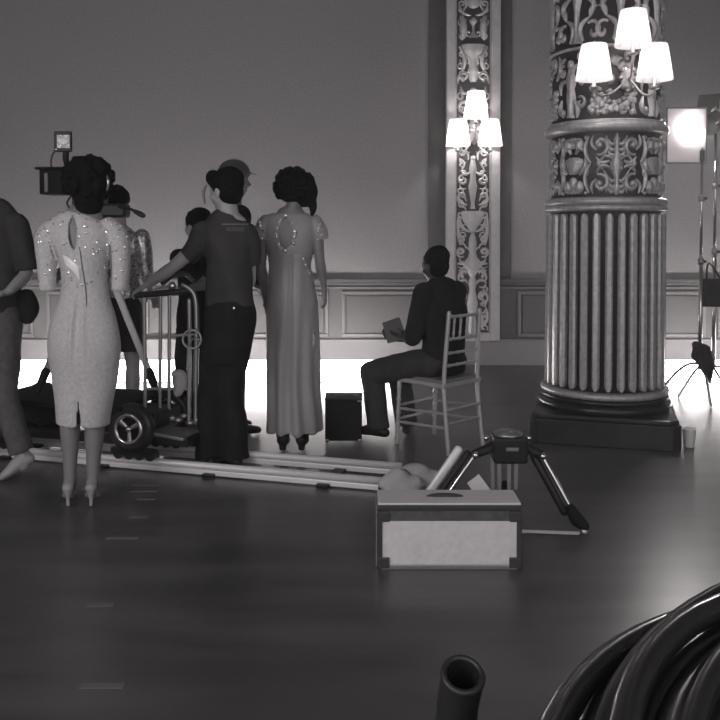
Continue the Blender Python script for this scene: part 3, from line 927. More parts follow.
    for k in range(120):
        a = rr.uniform(0, 2 * math.pi); zz = rr.uniform(-0.6, 1)
        q_ = math.sqrt(1 - zz * zz)
        h.ball(hc + V((0.122 * q_ * math.cos(a), -0.01 + 0.118 * q_ * math.sin(a), 0.125 * zz)), rr.uniform(0.012, 0.026), nu=8, nv=6)
    put(baked(h, 0.008, 1), 'hair', 'hair', t)
    er = MB().smooth([P(107, 176, Y - 0.06), P(108, 182, Y - 0.065), P(107, 190, Y - 0.06)], [0.006, 0.009, 0.006], 8)
    build(er, 'hair_clip', 'chrome', t, smooth=True)
woman_pale()

# ---- woman in the long satin gown ---------------------------------------------------
def woman_gown():
    Y = 5.50
    base = V((P(292, 440, Y).x, Y, 0))
    t = thing('person', base, 'person in long grey satin gown with beaded keyhole back, hand at side', 'person')
    b = MB()
    hd = P(296, 191, Y)
    head_blob(b, hd, (0.45, 0.9, -0.15))
    b.smooth([hd + V((-0.01, -0.01, -0.06)), P(291, 222, Y)], [0.046, 0.052], 12)
    loft_rings(b, [ring_at(214, 276, 306, Y, .055), ring_at(226, 264, 317, Y, .08), ring_at(245, 269, 312, Y, .09), ring_at(266, 272, 308, Y, .08), ring_at(300, 270, 314, Y, .10), ring_at(330, 272, 314, Y, .09)], cap='round')
    # arms
    arm_blob(b, P(264, 226, Y), P(261, 266, Y + 0.02), P(266, 300, Y + 0.10), 0.9)
    hand_blob(b, P(266, 300, Y + 0.10), (0.1, 0.25, -1), (0.7, 0.5, 0), (0, 1, 0), 0.5, 0.9)
    arm_blob(b, P(316, 226, Y), P(320, 262, Y - 0.02), P(324, 287, Y + 0.01), 0.9)
    hand_blob(b, P(324, 288, Y + 0.01), (0.08, 0.1, -1), (-1, 0.2, 0), (0.1, 1, 0), 0.55, 0.95)
    for xk, xa in ((285, 283), (302, 302)):
        an = V((P(xa, 440, Y).x, Y, 0.11))
        leg_blob(b, P(xk + 1, 330, Y), P(xk, 385, Y), an, 0.95)
        b.smooth([an, V((an.x, Y + 0.02, 0.07)), V((an.x, Y + 0.13, 0.035))], [0.03, 0.034, 0.028], 10)
    put(baked(b, 0.008, 3), 'body', 'skinmid', t)
    for xa in (283, 302):
        x = P(xa, 440, Y).x
        mb = MB()
        mb.smooth([V((x, Y, 0.22)), V((x, Y, 0.12)), V((x, Y - 0.005, 0.075))], [0.048, 0.045, 0.044], 14)
        mb.smooth([V((x, Y - 0.03, 0.07)), V((x, Y + 0.05, 0.05)), V((x, Y + 0.17, 0.03))], [(0.040, 0.04), (0.045, 0.034), (0.032, 0.022)], 14, hint=V((1, 0, 0)))
        mb.smooth([V((x, Y - 0.03, 0.05)), V((x, Y - 0.032, 0.003))], [0.026, 0.022], 10, cap='flat')
        put(baked(mb, 0.006, 2), 'ankle_boot', 'black', t)
    d = MB()
    loft_rings(d, [ring_at(213, 272, 308, Y, .060), ring_at(219, 264, 316, Y, .078), ring_at(230, 263, 318, Y, .092), ring_at(248, 266, 315, Y, .102), ring_at(266, 269, 311, Y, .094), ring_at(285, 268, 315, Y, .108),
                   ring_at(305, 266, 318, Y, .120), ring_at(345, 266, 319, Y, .125), ring_at(385, 267, 319, Y, .13), ring_at(415, 267, 321, Y, .15), ring_at(430, 266, 322, Y, .16)])
    for xs_ in (262, 319):
        d.smooth([P(xs_ + (4 if xs_ < 290 else -4), 222, Y), P(xs_, 230, Y), P(xs_ + (-2 if xs_ < 290 else 2), 240, Y)], [0.05, 0.054, 0.050], 14, cap='half')
    cx0 = P(292, 300, Y).x
    z0 = P(292, 255, Y).z; z1 = P(292, 300, Y).z
    def fold(c):
        a = math.atan2(c.y - Y, c.x - cx0)
        w = max(0, min(1, (z1 - c.z) / 0.5))
        v = 0.012 * w * math.sin(a * 9 + 1.5 * math.sin(c.z * 3)) + 0.004 * noise.noise(V((c.x * 14, c.y * 14, c.z * 4)))
        if c.y < Y and c.z < z0:
            v -= 0.010 * math.exp(-((c.x - cx0) / 0.010) ** 2) * (1 - w * 0.6)
            v += 0.008 * math.exp(-((c.x - cx0 - 0.05) / 0.03) ** 2)
        return v
    me = baked(d, 0.008, 4, fold)
    kc = P(287, 233, Y)
    def hole(c, n):
        if c.y > Y: return False
        u = (c.z - kc.z) / 0.10
        return abs(u) < 1 and abs(c.x - kc.x) < 0.045 * math.sqrt(1 - u * u)
    cut_faces(me, hole)
    tree = BVHTree.FromPolygons([v.co for v in me.vertices], [p.vertices for p in me.polygons])
    dr = put(me, 'gown', 'gown', t)
    rr = random.Random(5)
    bead_me = MB().ball((0, 0, 0), (0.009, 0.006, 0.010), nu=8, nv=6).mesh('bead')
    bead_me.materials.append(M['sequinflake'])
    def beadat(x, z, s):
        hit = tree.ray_cast(V((x, Y - 0.6, z)), V((0, 1, 0)))
        if hit[0] is None: return
        o = bpy.data.objects.new('bead', bead_me); COL.objects.link(o); o.parent = dr
        o.location = hit[0] - base + V((0, -0.003, 0)); o.scale = (s, s, s)
        o.rotation_euler = (rr.uniform(-.5, .5), rr.uniform(-.5, .5), rr.uniform(0, 3))
    for k in range(22):
        a = 2 * math.pi * k / 22
        beadat(kc.x + 0.056 * math.cos(a) + rr.uniform(-.006, .006), kc.z + 0.114 * math.sin(a) + rr.uniform(-.008, .008), rr.choice((.5, .7, .9, 1.6, 2.0)))
    for k in range(10):
        beadat(P(262 + rr.uniform(-5, 3), 230, Y).x, P(260, 220 + k * 2.6, Y).z, rr.uniform(0.7, 1.4))
        beadat(P(318 + rr.uniform(-2, 4), 230, Y).x, P(260, 222 + k * 2.2, Y).z, rr.uniform(0.7, 1.2))
    for k in range(6):
        beadat(P(304 + k * 1.2, 265, Y).x, P(260, 258 + k * 3, Y).z, rr.uniform(0.6, 1.0))
    h = MB()
    hc = P(294, 186, Y)
    h.ball(hc, (0.125, 0.125, 0.118))
    h.ball(P(305, 192, Y), (0.085, 0.10, 0.10))
    h.smooth([P(310, 195, Y - .03), P(313, 207, Y - .03), P(312, 215, Y - .02)], [0.035, 0.028, 0.012], 10)
    for k in range(130):
        a = rr.uniform(0, 2 * math.pi); zz = rr.uniform(-0.7, 1); q_ = math.sqrt(1 - zz * zz)
        h.ball(hc + V((0.127 * q_ * math.cos(a), 0.127 * q_ * math.sin(a), 0.12 * zz)), rr.uniform(0.010, 0.02), nu=8, nv=6)
    put(baked(h, 0.008, 1), 'hair', 'hair', t)
woman_gown()

# ---- generic dressed man -------------------------------------------------------------
def leg_cloth(mb, hip, kn, an, r):
    hip, kn, an = V(hip), V(kn), V(an)
    mb.smooth([hip, hip.lerp(kn, .5), kn, kn.lerp(an, .5), an], r, 18, cap='half')

def man_tshirt():
    Y = 5.10
    base = V((P(226, 465, Y).x, Y, 0))
    t = thing('person', base, 'person in dark printed t-shirt and black trousers reaching for the dolly handle', 'person')
    b = MB()
    hd = P(225, 190, Y)
    fw_ = V((-0.85, 0.5, -0.12))
    head_blob(b, hd, fw_, s=1.05)
    b.smooth([hd + V((0.015, -0.01, -0.07)), P(229, 222, Y)], [0.058, 0.066], 12)
    loft_rings(b, [ring_at(222, 210, 248, Y, .07), ring_at(236, 202, 252, Y, .1), ring_at(262, 209, 250, Y, .105), ring_at(292, 212, 250, Y, .1), ring_at(318, 209, 251, Y, .11)], cap='round')
    arm_blob(b, P(204, 240, Y), P(172, 268, Y - 0.02), P(148, 284, Y + 0.02), 1.05)
    hand_blob(b, P(148, 284, Y + 0.02), V((-0.75, 0.1, -0.45)), (0.3, 0.2, -1), (-0.2, 1, 0), 0.75, 1.0)
    arm_blob(b, P(247, 240, Y), P(250, 280, Y + 0.06), P(240, 292, Y + 0.26), 1.05)
    hand_blob(b, P(240, 292, Y + 0.26), (-0.5, 0.9, 0), (0, 0, -1), (-0.5, 0, 1), 0.5, 1.0)
    for xh, xk, xa in ((221, 213, 209), (237, 230, 236)):
        leg_blob(b, P(xh, 336, Y), P(xk, 386, Y), V((P(xa, 455, Y).x, Y, 0.09)), 1.0, .88)
    put(baked(b, 0.0075, 3), 'body', 'skinpale', t)
    s = MB()
    loft_rings(s, [ring_at(213, 219, 240, Y, .062), ring_at(219, 208, 247, Y, .085), ring_at(232, 202, 253, Y, .112), ring_at(258, 206, 253, Y, .124), ring_at(285, 207, 253, Y, .120), ring_at(306, 206, 255, Y, .126)], n=32)
    s.smooth([P(206, 234, Y), P(197, 245, Y), P(186, 258, Y - .01)], [0.080, 0.074, 0.064], 16, cap='half')
    s.smooth([P(246, 234, Y), P(250, 248, Y + .01), P(251, 265, Y + .03)], [0.068, 0.064, 0.058], 16, cap='half')
    f1 = folds(0.014, 6, 6, 7, 3.3)
    def fold(c):
        u = c.x * 7 + c.z * 5
        return f1(c) + 0.006 * math.sin(u * 3 + 2 * noise.noise(c * 4))
    me = baked(s, 0.008, 4, fold)
    tree = BVHTree.FromPolygons([v.co for v in me.vertices], [p.vertices for p in me.polygons])
    sh = put(me, 'tshirt', 'tshirt', t)
    # print on the back: a bar and a row of small worn marks
    pm = MB()
    def patch(x0, y0, x1, y1):
        n = max(2, int((x1 - x0) / 2))
        vs, fs = [], []
        for i in range(n + 1):
            for yy in (y0, y1):
                p = P(x0 + (x1 - x0) * i / n, yy, Y - 0.12)
                hit = tree.ray_cast(V((p.x, Y - 0.6, p.z)), V((0, 1, 0)))
                q_ = hit[0] if hit[0] is not None else p
                vs.append(q_ + V((0, -0.003, 0)))
        for i in range(n): fs.append((2 * i, 2 * i + 1, 2 * i + 3, 2 * i + 2))
        pm.add(vs, fs)
    patch(221, 223.4, 249, 225.0)
    for x in (226.3, 228.8, 231.2, 233.8, 236.2, 238.8, 241.0):
        patch(x, 227.5, x + 0.7, 231); patch(x + 0.7, 227.5, x + 1.7, 228.3)
        if x in (228.8, 233.8, 238.8): patch(x + 0.7, 230.2, x + 1.7, 231)
        else: patch(x + 1.3, 228.3, x + 1.8, 231)
    build(pm, 'back_print', 'print', sh)
    tr = MB()
    loft_rings(tr, [ring_at(300, 206, 255, Y, .122), ring_at(318, 204, 257, Y, .138), ring_at(345, 204, 250, Y, .13), ring_at(362, 205, 246, Y, .11)], n=28)
    leg_cloth(tr, P(221, 330, Y), P(213, 388, Y), V((P(209, 460, Y).x, Y, 0.045)), [.095, .098, .080, .080, .088])
    leg_cloth(tr, P(238, 330, Y), P(230, 386, Y), V((P(236, 460, Y).x, Y, 0.045)), [.095, .098, .076, .085, .092])
    f2 = folds(0.02, 7, 7, 5, 1.1)
    put(baked(tr, 0.009, 4, f2), 'trousers', 'blackcloth', t)
    bk = MB().box(P(234, 308, Y - 0.135), (0.012, 0.012, 0.014)); build(bk, 'belt_clip', 'chrome', t, bevel=0.002)
    for xa in (211, 236):
        x = P(xa, 460, Y).x
        shoe(t, V((x, Y - 0.02, 0.09)), V((x - 0.06, Y + 0.17, 0.0)), 'black')
    h = MB(); hair_cap(h, hd, fw_, 1.08, 1.03)
    rr = random.Random(9)
    for k in range(40):
        a = rr.uniform(0, 6.28); zz = rr.uniform(-.3, 1); q_ = math.sqrt(1 - zz * zz)
        h.ball(hd + V((0.095 * q_ * math.cos(a) + .015, 0.09 * q_ * math.sin(a), 0.045 + 0.08 * zz)), rr.uniform(.012, .02), nu=8, nv=6)
    h.ball(P(213, 178, Y), (0.045, 0.05, 0.05))
    put(baked(h, 0.008, 1), 'hair', 'hair', t)
    # headphone band cup at the ear
    hs = MB().smooth([P(206, 186, Y - .02), P(203.5, 193, Y - .03), P(205, 203, Y - .03)], [0.008, 0.010, 0.007], 8)
    build(hs, 'headset', 'grey', t, smooth=True)
man_tshirt()

def backdrop_person(label, Y, xc, ytop, width, mats, yaw, cap=None, hair=True, skirt=False, sleeve=None, lean=0.0, arm=None, ground_x=None):
    """standing figure seen mostly behind others; mats = (skin, top, bottom)"""
    ztop = P(xc, ytop, Y).z
    H = ztop - (0.03 if cap or hair else 0)
    x = P(xc, 300, Y).x
    base = V((x, Y, 0))
    t = thing('person', base, label, 'person')
    k = H / 1.75
    def q(dx, dy, z): return V((x + dx * k + lean * max(0, z - 0.9), Y + dy * k, z * k))
    f = V((math.sin(yaw), math.cos(yaw), -0.08)); sd = V((math.cos(yaw), -math.sin(yaw), 0))
    def qs(s_, fw2, z): 
        p = q(0, 0, z); return p + (sd * s_ + V((f.x, f.y, 0)) * fw2) * k
    b = MB()
    hd = q(0, 0, 1.635)
    head_blob(b, hd, f, s=k)
    b.smooth([hd + V((0, 0, -0.06)), qs(0, 0, 1.43)], [0.052 * k, 0.06 * k], 12)
    b.smooth([qs(0, 0, .85), qs(0, 0, .97), qs(0, 0, 1.1), qs(0, 0, 1.3), qs(0, 0, 1.42)], [(.15 * k, .10 * k), (.155 * k, .11 * k), (.13 * k, .095 * k), (.155 * k, .105 * k), (.12 * k, .07 * k)], 18, hint=sd)
    jl = []
    for sgn in (-1, 1):
        sh_, el_, wr_ = qs(sgn * .185, 0, 1.40), qs(sgn * .22, 0.0, 1.12), qs(sgn * .17, .18, .98)
        if arm and arm[0] == sgn: el_, wr_ = arm[1], arm[2]
        arm_blob(b, sh_, el_, wr_, k)
        hand_blob(b, wr_, (wr_ - el_), (0, 0, -1), -sd * sgn + V((0, 0, .3)), .6, k)
        leg_blob(b, qs(sgn * .09, 0, .88), qs(sgn * .095, .02, .48), qs(sgn * .10, 0, .085), k)
        jl.append((sh_, el_, wr_))
    put(baked(b, 0.0085, 3), 'body', mats[0], t)
    s = MB()
    s.smooth([qs(0, 0, .90), qs(0, 0, 1.0), qs(0, 0, 1.12), qs(0, 0, 1.3), qs(0, 0, 1.41), qs(0, 0, 1.47)], [(.172 * k, .125 * k), (.168 * k, .122 * k), (.150 * k, .112 * k), (.172 * k, .122 * k), (.165 * k, .10 * k), (.07 * k, .06 * k)], 24, hint=sd, cap='flat')
    for (sh_, el_, wr_) in jl:
        e_ = sh_.lerp(el_, .75) if sleeve is None else (el_ if sleeve == 'elbow' else el_)
        s.smooth([sh_, sh_.lerp(e_, .5), e_], [.066 * k, .060 * k, .054 * k], 14, cap='half')
        if sleeve == 'long': s.smooth([el_, wr_], [.052 * k, .040 * k], 14, cap='half')
    put(baked(s, 0.009, 4, folds(.01, 8, 8, 6, xc)), 'top', mats[1], t)
    tr = MB()
    if skirt:
        tr.smooth([qs(0, 0, .98), qs(0, 0, .85), qs(0, 0, .60)], [(.165 * k, .12 * k), (.185 * k, .135 * k), (.19 * k, .15 * k)], 24, hint=sd, cap='flat')
        put(baked(tr, 0.009, 3, folds(.01, 10, 10, 2, 2)), 'skirt', mats[2], t)
    else:
        tr.smooth([qs(0, 0, .98), qs(0, 0, .85), qs(0, 0, .78)], [(.165 * k, .12 * k), (.175 * k, .13 * k), (.15 * k, .12 * k)], 24, hint=sd, cap='flat')
        for sgn in (-1, 1):
            leg_cloth(tr, qs(sgn * .09, 0, .88), qs(sgn * .095, .02, .48), qs(sgn * .10, 0, .05), [.098 * k, .088 * k, .075 * k, .07 * k, .072 * k])
        put(baked(tr, 0.009, 4, folds(.012, 8, 8, 5, 4)), 'trousers', mats[2], t)
    for sgn in (-1, 1):
        a_ = qs(sgn * .10, 0, .085); shoe(t, V((a_.x, a_.y, .085)), V((a_.x, a_.y, 0)) + V((f.x, f.y, 0)) * .18, 'black')
    if hair:
        h = MB(); hair_cap(h, hd, f, k, 1.05)
        put(baked(h, 0.008, 2, folds(.008, 40, 40, 40)), 'hair', 'hair', t)
    if cap:
        c = MB()
        R = basis(f.cross(V((0, 0, 1))).normalized(), V((f.x, f.y, 0)).normalized(), V((0, 0, 1)))
        c.ball(hd + V((0, 0, .045 * k)), (.088 * k, .105 * k, .085 * k), R, 18, 12)
        c.smooth([hd + V((f.x, f.y, 0)) * .07 + V((0, 0, .05)), hd + V((f.x, f.y, 0)) * .15 + V((0, 0, .035))], [(.075, .008), (.05, .006)], 14, hint=R.col[0])
        me = baked(c, .007, 2)
        cut_faces(me, lambda p, n: p.z < hd.z + 0.012)
        put(me, 'cap', cap, t)
    return t
M['capshine'] = mat('glossy_dark_cap', 0.07, 0.28)
backdrop_person('person in glossy dark cap standing hidden behind the one in the t-shirt', 5.95, 228, 157, 0, ('skinmid', 'blackcloth', 'blackcloth'), math.radians(65), cap='capshine', hair=False, sleeve='long', lean=.062)
Yd = 5.55
backdrop_person('shorter dark-haired person in black behind the outstretched arm', Yd, 197, 205, 0, ('skin', 'blackcloth', 'blackcloth'), math.radians(-60), sleeve=None,
                arm=(-1, P(206, 285, Yd - .12), P(190, 288, Yd - .28)))
backdrop_person('person in silver sequinned top and dark skirt behind the film camera', 5.92, 119, 183, 0, ('skinpale', 'sequin', 'blackcloth'), math.radians(15), skirt=True, sleeve='elbow')

# ---- person cropped by the left edge ---------------------------------------------------
def man_left():
    Y = 4.84
    base = V((P(-8, 470, Y).x, Y, 0))
    t = thing('person', base, 'partly cropped person in dark shirt and grey trousers walking out at left', 'person')
    b = MB()
    hd = P(-28, 175, Y); f = V((-0.9, 0.4, -0.1))
    head_blob(b, hd, f)
    b.smooth([hd + V((0.02, 0, -.06)), P(-18, 212, Y)], [.055, .06], 12)
    loft_rings(b, [ring_at(212, -36, 8, Y, .08), ring_at(228, -42, 20, Y, .10), ring_at(270, -36, 16, Y, .105), ring_at(318, -32, 17, Y, .11)], cap='round')
    arm_blob(b, P(16, 228, Y - .03), P(27, 275, Y - .02), P(8, 292, Y - .16)); hand_blob(b, P(8, 292, Y - .16), (-.7, -.5, -.2), (0, 0, -1), (0, 0, 1), .6)
    arm_blob(b, P(-40, 228, Y + .05), P(-52, 278, Y + .05), P(-60, 315, Y)); hand_blob(b, P(-60, 315, Y), (0, .1, -1), (1, 0, 0), (-.5, -1, 0), .5)
    an1, toe1 = P(23, 455, Y), V((P(4, 478, 4.78).x, 4.78, 0.0))
    an2 = V((P(-60, 465, Y).x, Y + .12, .09)); toe2 = an2 + V((-.18, .02, -.09))
    kn1 = P(4, 392, Y); kn2 = P(-44, 395, Y + .1)
    leg_blob(b, P(2, 325, Y), kn1, an1); leg_blob(b, P(-22, 325, Y + .05), kn2, an2)
    put(baked(b, .008, 3), 'body', 'skin', t)
    s = MB()
    loft_rings(s, [ring_at(203, -30, -2, Y, .075), ring_at(211, -38, 12, Y, .095), ring_at(228, -44, 22, Y, .118), ring_at(268, -38, 20, Y, .125), ring_at(312, -34, 20, Y, .128)])
    s.smooth([P(16, 224, Y - .02), P(23, 245, Y - .02), P(28, 270, Y - .02)], [.068, .062, .055], 14, cap='half')
    s.smooth([P(-40, 226, Y + .05), P(-50, 265, Y + .05)], [.068, .056], 14, cap='half')
    put(baked(s, .009, 4, folds(.012, 7, 7, 6, 8)), 'shirt', 'darkshirt', t)
    tr = MB()
    loft_rings(tr, [ring_at(305, -33, 19, Y, .12), ring_at(325, -36, 22, Y, .13), ring_at(345, -30, 18, Y, .12)])
    leg_cloth(tr, P(2, 325, Y), kn1, an1.lerp(kn1, .05), [.108, .098, .082, .072, .070]); leg_cloth(tr, P(-22, 325, Y + .05), kn2, an2, [.105, .095, .08, .07, .07])
    put(baked(tr, .009, 4, folds(.014, 8, 8, 6, 5)), 'trousers', 'denim', t)
    mb = MB()
    d = (toe1 - an1)
    heel = P(29, 459, Y)
    mb.smooth([heel, heel.lerp(toe1, .35) + V((0, 0, .03)), heel.lerp(toe1, .7) + V((0, 0, .03)), toe1 + V((-.01, 0, .028))], [(.036, .034), (.040, .042), (.044, .034), (.038, .022)], 14, hint=V((0, 1, 0)))
    mb.smooth([an1, heel.lerp(toe1, .25)], [.045, .04], 12)
    put(baked(mb, .006, 2), 'shoe', 'shoepale', t)
    shoe(t, an2, toe2, 'shoepale')
    h = MB(); hair_cap(h, hd, f, 1.0, 1.04); put(baked(h, .008, 2, folds(.006, 50, 50, 50)), 'hair', 'hair', t)
    pc = MB().smooth([P(26, 296, Y - .02), P(29, 308, Y - .02), P(27, 318, Y - .02)], [(.05, .04), (.06, .045), (.045, .035)], 12, hint=V((1, 0, 0)))
    put(baked(pc, .007, 2), 'belt_pouch', 'blackmatte', t)
man_left()

# ================================================================== CHAIR AND SEATED PERSON
th = math.radians(45)
cf = V((-math.cos(th), math.sin(th), 0))      # facing
cs = V((math.sin(th), math.cos(th), 0))       # away from the viewer side
CC = V((0.525, 5.63, 0))
def chair():
    t = thing('chiavari_chair', CC, 'pale gold bamboo-turned banquet chair with spindle back under the seated person', 'chair')
    def q(f_, s_, z): return CC + cf * f_ + cs * s_ + V((0, 0, z))
    hw, hd_ = 0.185, 0.185
    def turned(a, b, r=0.012, rings=4):
        a, b = V(a), V(b); pts, rad = [], []
        for i in range(rings * 6 + 1):
            u = i / (rings * 6)
            pts.append(a.lerp(b, u)); rad.append(r * (1.35 if i % 6 == 3 else 1.0))
        return MB().tube(pts, rad, 10, cap='flat')
    for s_ in (-1, 1):
        build(turned(q(hd_, s_ * hw, 0.43), q(hd_ + 0.015, s_ * (hw + .01), 0), .0135, 5), 'leg', 'goldchair', t, smooth=True)
        pts = [q(-hd_ - .045, s_ * (hw - .005), 0), q(-hd_ - .015, s_ * (hw - .01), .25), q(-hd_, s_ * (hw - .012), .45), q(-hd_ - .01, s_ * (hw - .02), .66), q(-hd_ - .028, s_ * (hw - .026), .90)]
        build(MB().smooth(pts, .0145, 10, cap='round', sub=8), 'back_post', 'goldchair', t, smooth=True)
        for z in (.15, .24):
            build(turned(q(hd_ + .01, s_ * hw, z), q(-hd_ - .02, s_ * (hw - .006), z + .02), .009, 3), 'stretcher', 'goldchair', t, smooth=True)
    for z in (.17, .26):
        build(turned(q(hd_ + .01, -hw, z), q(hd_ + .01, hw, z), .009, 3), 'stretcher', 'goldchair', t, smooth=True)
        build(turned(q(-hd_ - .022, -hw, z + .02), q(-hd_ - .022, hw, z + .02), .009, 3), 'stretcher', 'goldchair', t, smooth=True)
    R = basis(cf, cs, V((0, 0, 1)))
    build(MB().box(q(0, 0, .435), (.40, .40, .03), R), 'seat', 'goldchair', t, bevel=.008)
    build(MB().box(q(0, 0, .458), (.375, .37, .022), R), 'seat_cushion', 'cushion', t, bevel=.01)
    for z, off in ((.875, -.026), (.73, -.014), (.64, -.008), (.56, -.002)):
        build(turned(q(-hd_ + off, -hw + .02, z), q(-hd_ + off, hw - .02, z), .010, 4), 'back_rail', 'goldchair', t, smooth=True)
    for k in range(4):
        s_ = -hw + .02 + (2 * hw - .04) * (k + 1) / 5
        build(turned(q(-hd_ - .014, s_, .73), q(-hd_ - .026, s_, .875), .008, 2), 'spindle', 'goldchair', t, smooth=True)
chair()
def seated():
    base = V((CC.x, CC.y, 0.47))
    base = CC + V((0, 0, 0))
    t = thing('person', base, 'person in dark clothes seated sideways on the gold chair, holding papers', 'person')
    def q(f_, s_, z): return CC + cf * f_ + cs * s_ + V((0, 0, z))
    b = MB()
    pel = q(-0.04, 0, .56); ch = q(-0.045, 0, .90); nk = q(0.0, 0, 1.10)
    hd = P(434.5, 265, 5.64); f = V((-.66, .72, -.2)).normalized()
    head_blob(b, hd, f, s=.98)
    b.smooth([hd + V((.005, 0, -.06)), nk + V((0, 0, -.03))], [.052, .062], 12)
    b.smooth([pel, q(-.035, 0, .70), q(-.03, 0, .88), q(-.005, 0, 1.05)], [(.16, .11), (.135, .10), (.165, .11), (.12, .075)], 18, hint=cs)
    knN = P(372, 372, 5.8); anN = V((P(378, 432, 5.8).x, 5.8, .09))
    knF = q(.36, .12, .50); anF = V((P(407, 438, 5.92).x, 5.92, .09))
    knF = P(398, 372, 6.0)
    hipN, hipF = q(-.02, -.10, .555), q(-.02, .10, .555)
    leg_blob(b, hipN, knN, anN); leg_blob(b, hipF, knF, anF)
    shN, shF = q(-.01, -.175, 1.01), q(-.01, .17, 1.01)
    elN = q(.02, -.235, .74); wrN = P(409, 339, 5.70)
    elF = q(.06, .22, .74); wrF = P(402, 336, 5.84)
    arm_blob(b, shN, elN, wrN); arm_blob(b, shF, elF, wrF)
    hand_blob(b, wrN, V((-1, .2, .15)), (0, .8, .4), (-.3, 0, 1), .55); hand_blob(b, wrF, V((-1, .0, .1)), (0, -.8, .4), (-.3, 0, 1), .55)
    put(baked(b, .008, 3), 'body', 'skindark', t)
    s = MB()
    s.smooth([q(-.02, 0, .49), q(-.025, 0, .56), q(-.04, 0, .70), q(-.035, 0, .88), q(-.01, 0, 1.04), q(.005, 0, 1.10)], [(.18, .135), (.182, .138), (.162, .13), (.19, .138), (.155, .10), (.07, .065)], 24, hint=cs, cap='flat')
    for sh_, el_, wr_ in ((shN, elN, wrN), (shF, elF, wrF)):
        s.smooth([sh_, sh_.lerp(el_, .5), el_], [.072, .066, .060], 14); s.smooth([el_, el_.lerp(wr_, .5), wr_.lerp(el_, .05)], [.058, .05, .038], 14, cap='half')
    put(baked(s, .009, 4, folds(.012, 8, 8, 7, 6)), 'shirt', 'blackcloth', t)
    tr = MB()
    tr.smooth([q(-.06, 0, .56), q(0.05, 0, .565)], [(.185, .10), (.17, .095)], 20, hint=cs)
    for hp, kn, an in ((hipN, knN, anN), (hipF, knF, anF)):
        tr.smooth([hp, hp.lerp(kn, .5), kn], [.10, .096, .084], 16); tr.smooth([kn, kn.lerp(an, .5), an + V((0, 0, -.02))], [.084, .080, .078], 16, cap='half')
    put(baked(tr, .009, 4, folds(.010, 9, 9, 7, 2)), 'trousers', 'darkshirt', t)
    fd = V((-.8, .5, 0)).normalized()
    shoe(t, anN, V((anN.x, anN.y, 0)) + fd * .18, 'black'); shoe(t, anF, V((anF.x, anF.y, 0)) + V((.15, .98, 0)) * .16, 'black')
    h = MB(); hair_cap(h, hd, f, .98, 1.03)
    put(baked(h, .008, 2, folds(.005, 60, 60, 60)), 'hair', 'hair', t)
    # papers
    c0 = P(394, 331, 5.74)
    R = Matrix.Rotation(math.radians(-14), 3, 'Y') @ Matrix.Rotation(math.radians(55), 3, 'X')
    pt = MB()
    for k in range(3):
        pt.box(c0 + R @ V((.002 * k, .002 * k, .004 * k)), (.125, .16, .003), R @ Matrix.Rotation(.05 * k, 3, 'Z'))
    o = build(pt, 'papers', 'paper', None, base=c0)
    tag(o, 'dark folded papers held by the seated person', 'papers')
seated()

# ================================================================== DOLLY, TRACK, CAMERA
ra, rb = F(30, 460, .0), F(385, 491.5, .0)
td = (rb - ra).normalized(); tn = V((-td.y, td.x, 0))
if tn.y < 0: tn = -tn
GAUGE = 0.31
RZ = 0.075
trk = thing('dolly_track', ra, 'pair of pale metal dolly rails lying across the dark floor', 'dolly track')
a0 = ra - td * 1.2; a1 = rb
for k in range(2):
    o_ = tn * GAUGE * k
    ln = 0.0 if k == 0 else 0.02
    rl = MB().cyl(a0 + o_ + V((0, 0, RZ - .018)), a1 + o_ + td * ln + V((0, 0, RZ - .018)), .020, n=14)
    r_ = build(rl, 'rail', 'alu', trk, smooth=True)
    R = basis(td, tn, V((0, 0, 1)))
    mid = (a0 + a1) / 2 + o_
    build(MB().box(mid + V((0, 0, .022)), ((a1 - a0).length, .034, .03), R), 'rail_foot', 'alu', r_, bevel=.004)
for k in range(5):
    p = a0.lerp(a1, (k + .5) / 5) + tn * GAUGE / 2
    build(MB().box(p + V((0, 0, .012)), (.07, GAUGE + .10, .02), basis(td, tn, V((0, 0, 1)))), 'sleeper', 'black', trk, bevel=.003)
build(MB().cyl(a1 - td * .03 + V((0, 0, .03)), a1 + td * .01 + V((0, 0, .03)), .032), 'end_stop', 'black', trk)

DX = td; DN = tn
dc = F(75, 466, 0) + tn * GAUGE / 2; dc.z = 0           # centre of dolly over track
dol = thing('camera_dolly', V((dc.x, dc.y, RZ)), 'dark four-wheeled camera dolly with chrome-rimmed tyre and push handles', 'dolly')
R = basis(DX, DN, V((0, 0, 1)))
def q(a, b, z): return dc + DX * a + DN * b + V((0, 0, z))
build(MB().box(q(0, 0, .30), (1.10, .30, .10), R), 'chassis', 'black', dol, bevel=.015)
build(MB().box(q(-.1, 0, .385), (.95, .52, .03), R), 'deck', 'blackmatte', dol, bevel=.006)
build(MB().box(q(0, -.16, .19), (.80, .05, .06), R), 'side_beam', 'black', dol, bevel=.006)
build(MB().box(q(.62, -.02, .235), (.26, .36, .02), R @ Matrix.Rotation(math.radians(6), 3, 'Y')), 'step_plate', 'steel', dol, bevel=.004)
build(MB().box(q(.62, -.02, .195), (.28, .30, .05), R), 'rear_box', 'black', dol, bevel=.006)
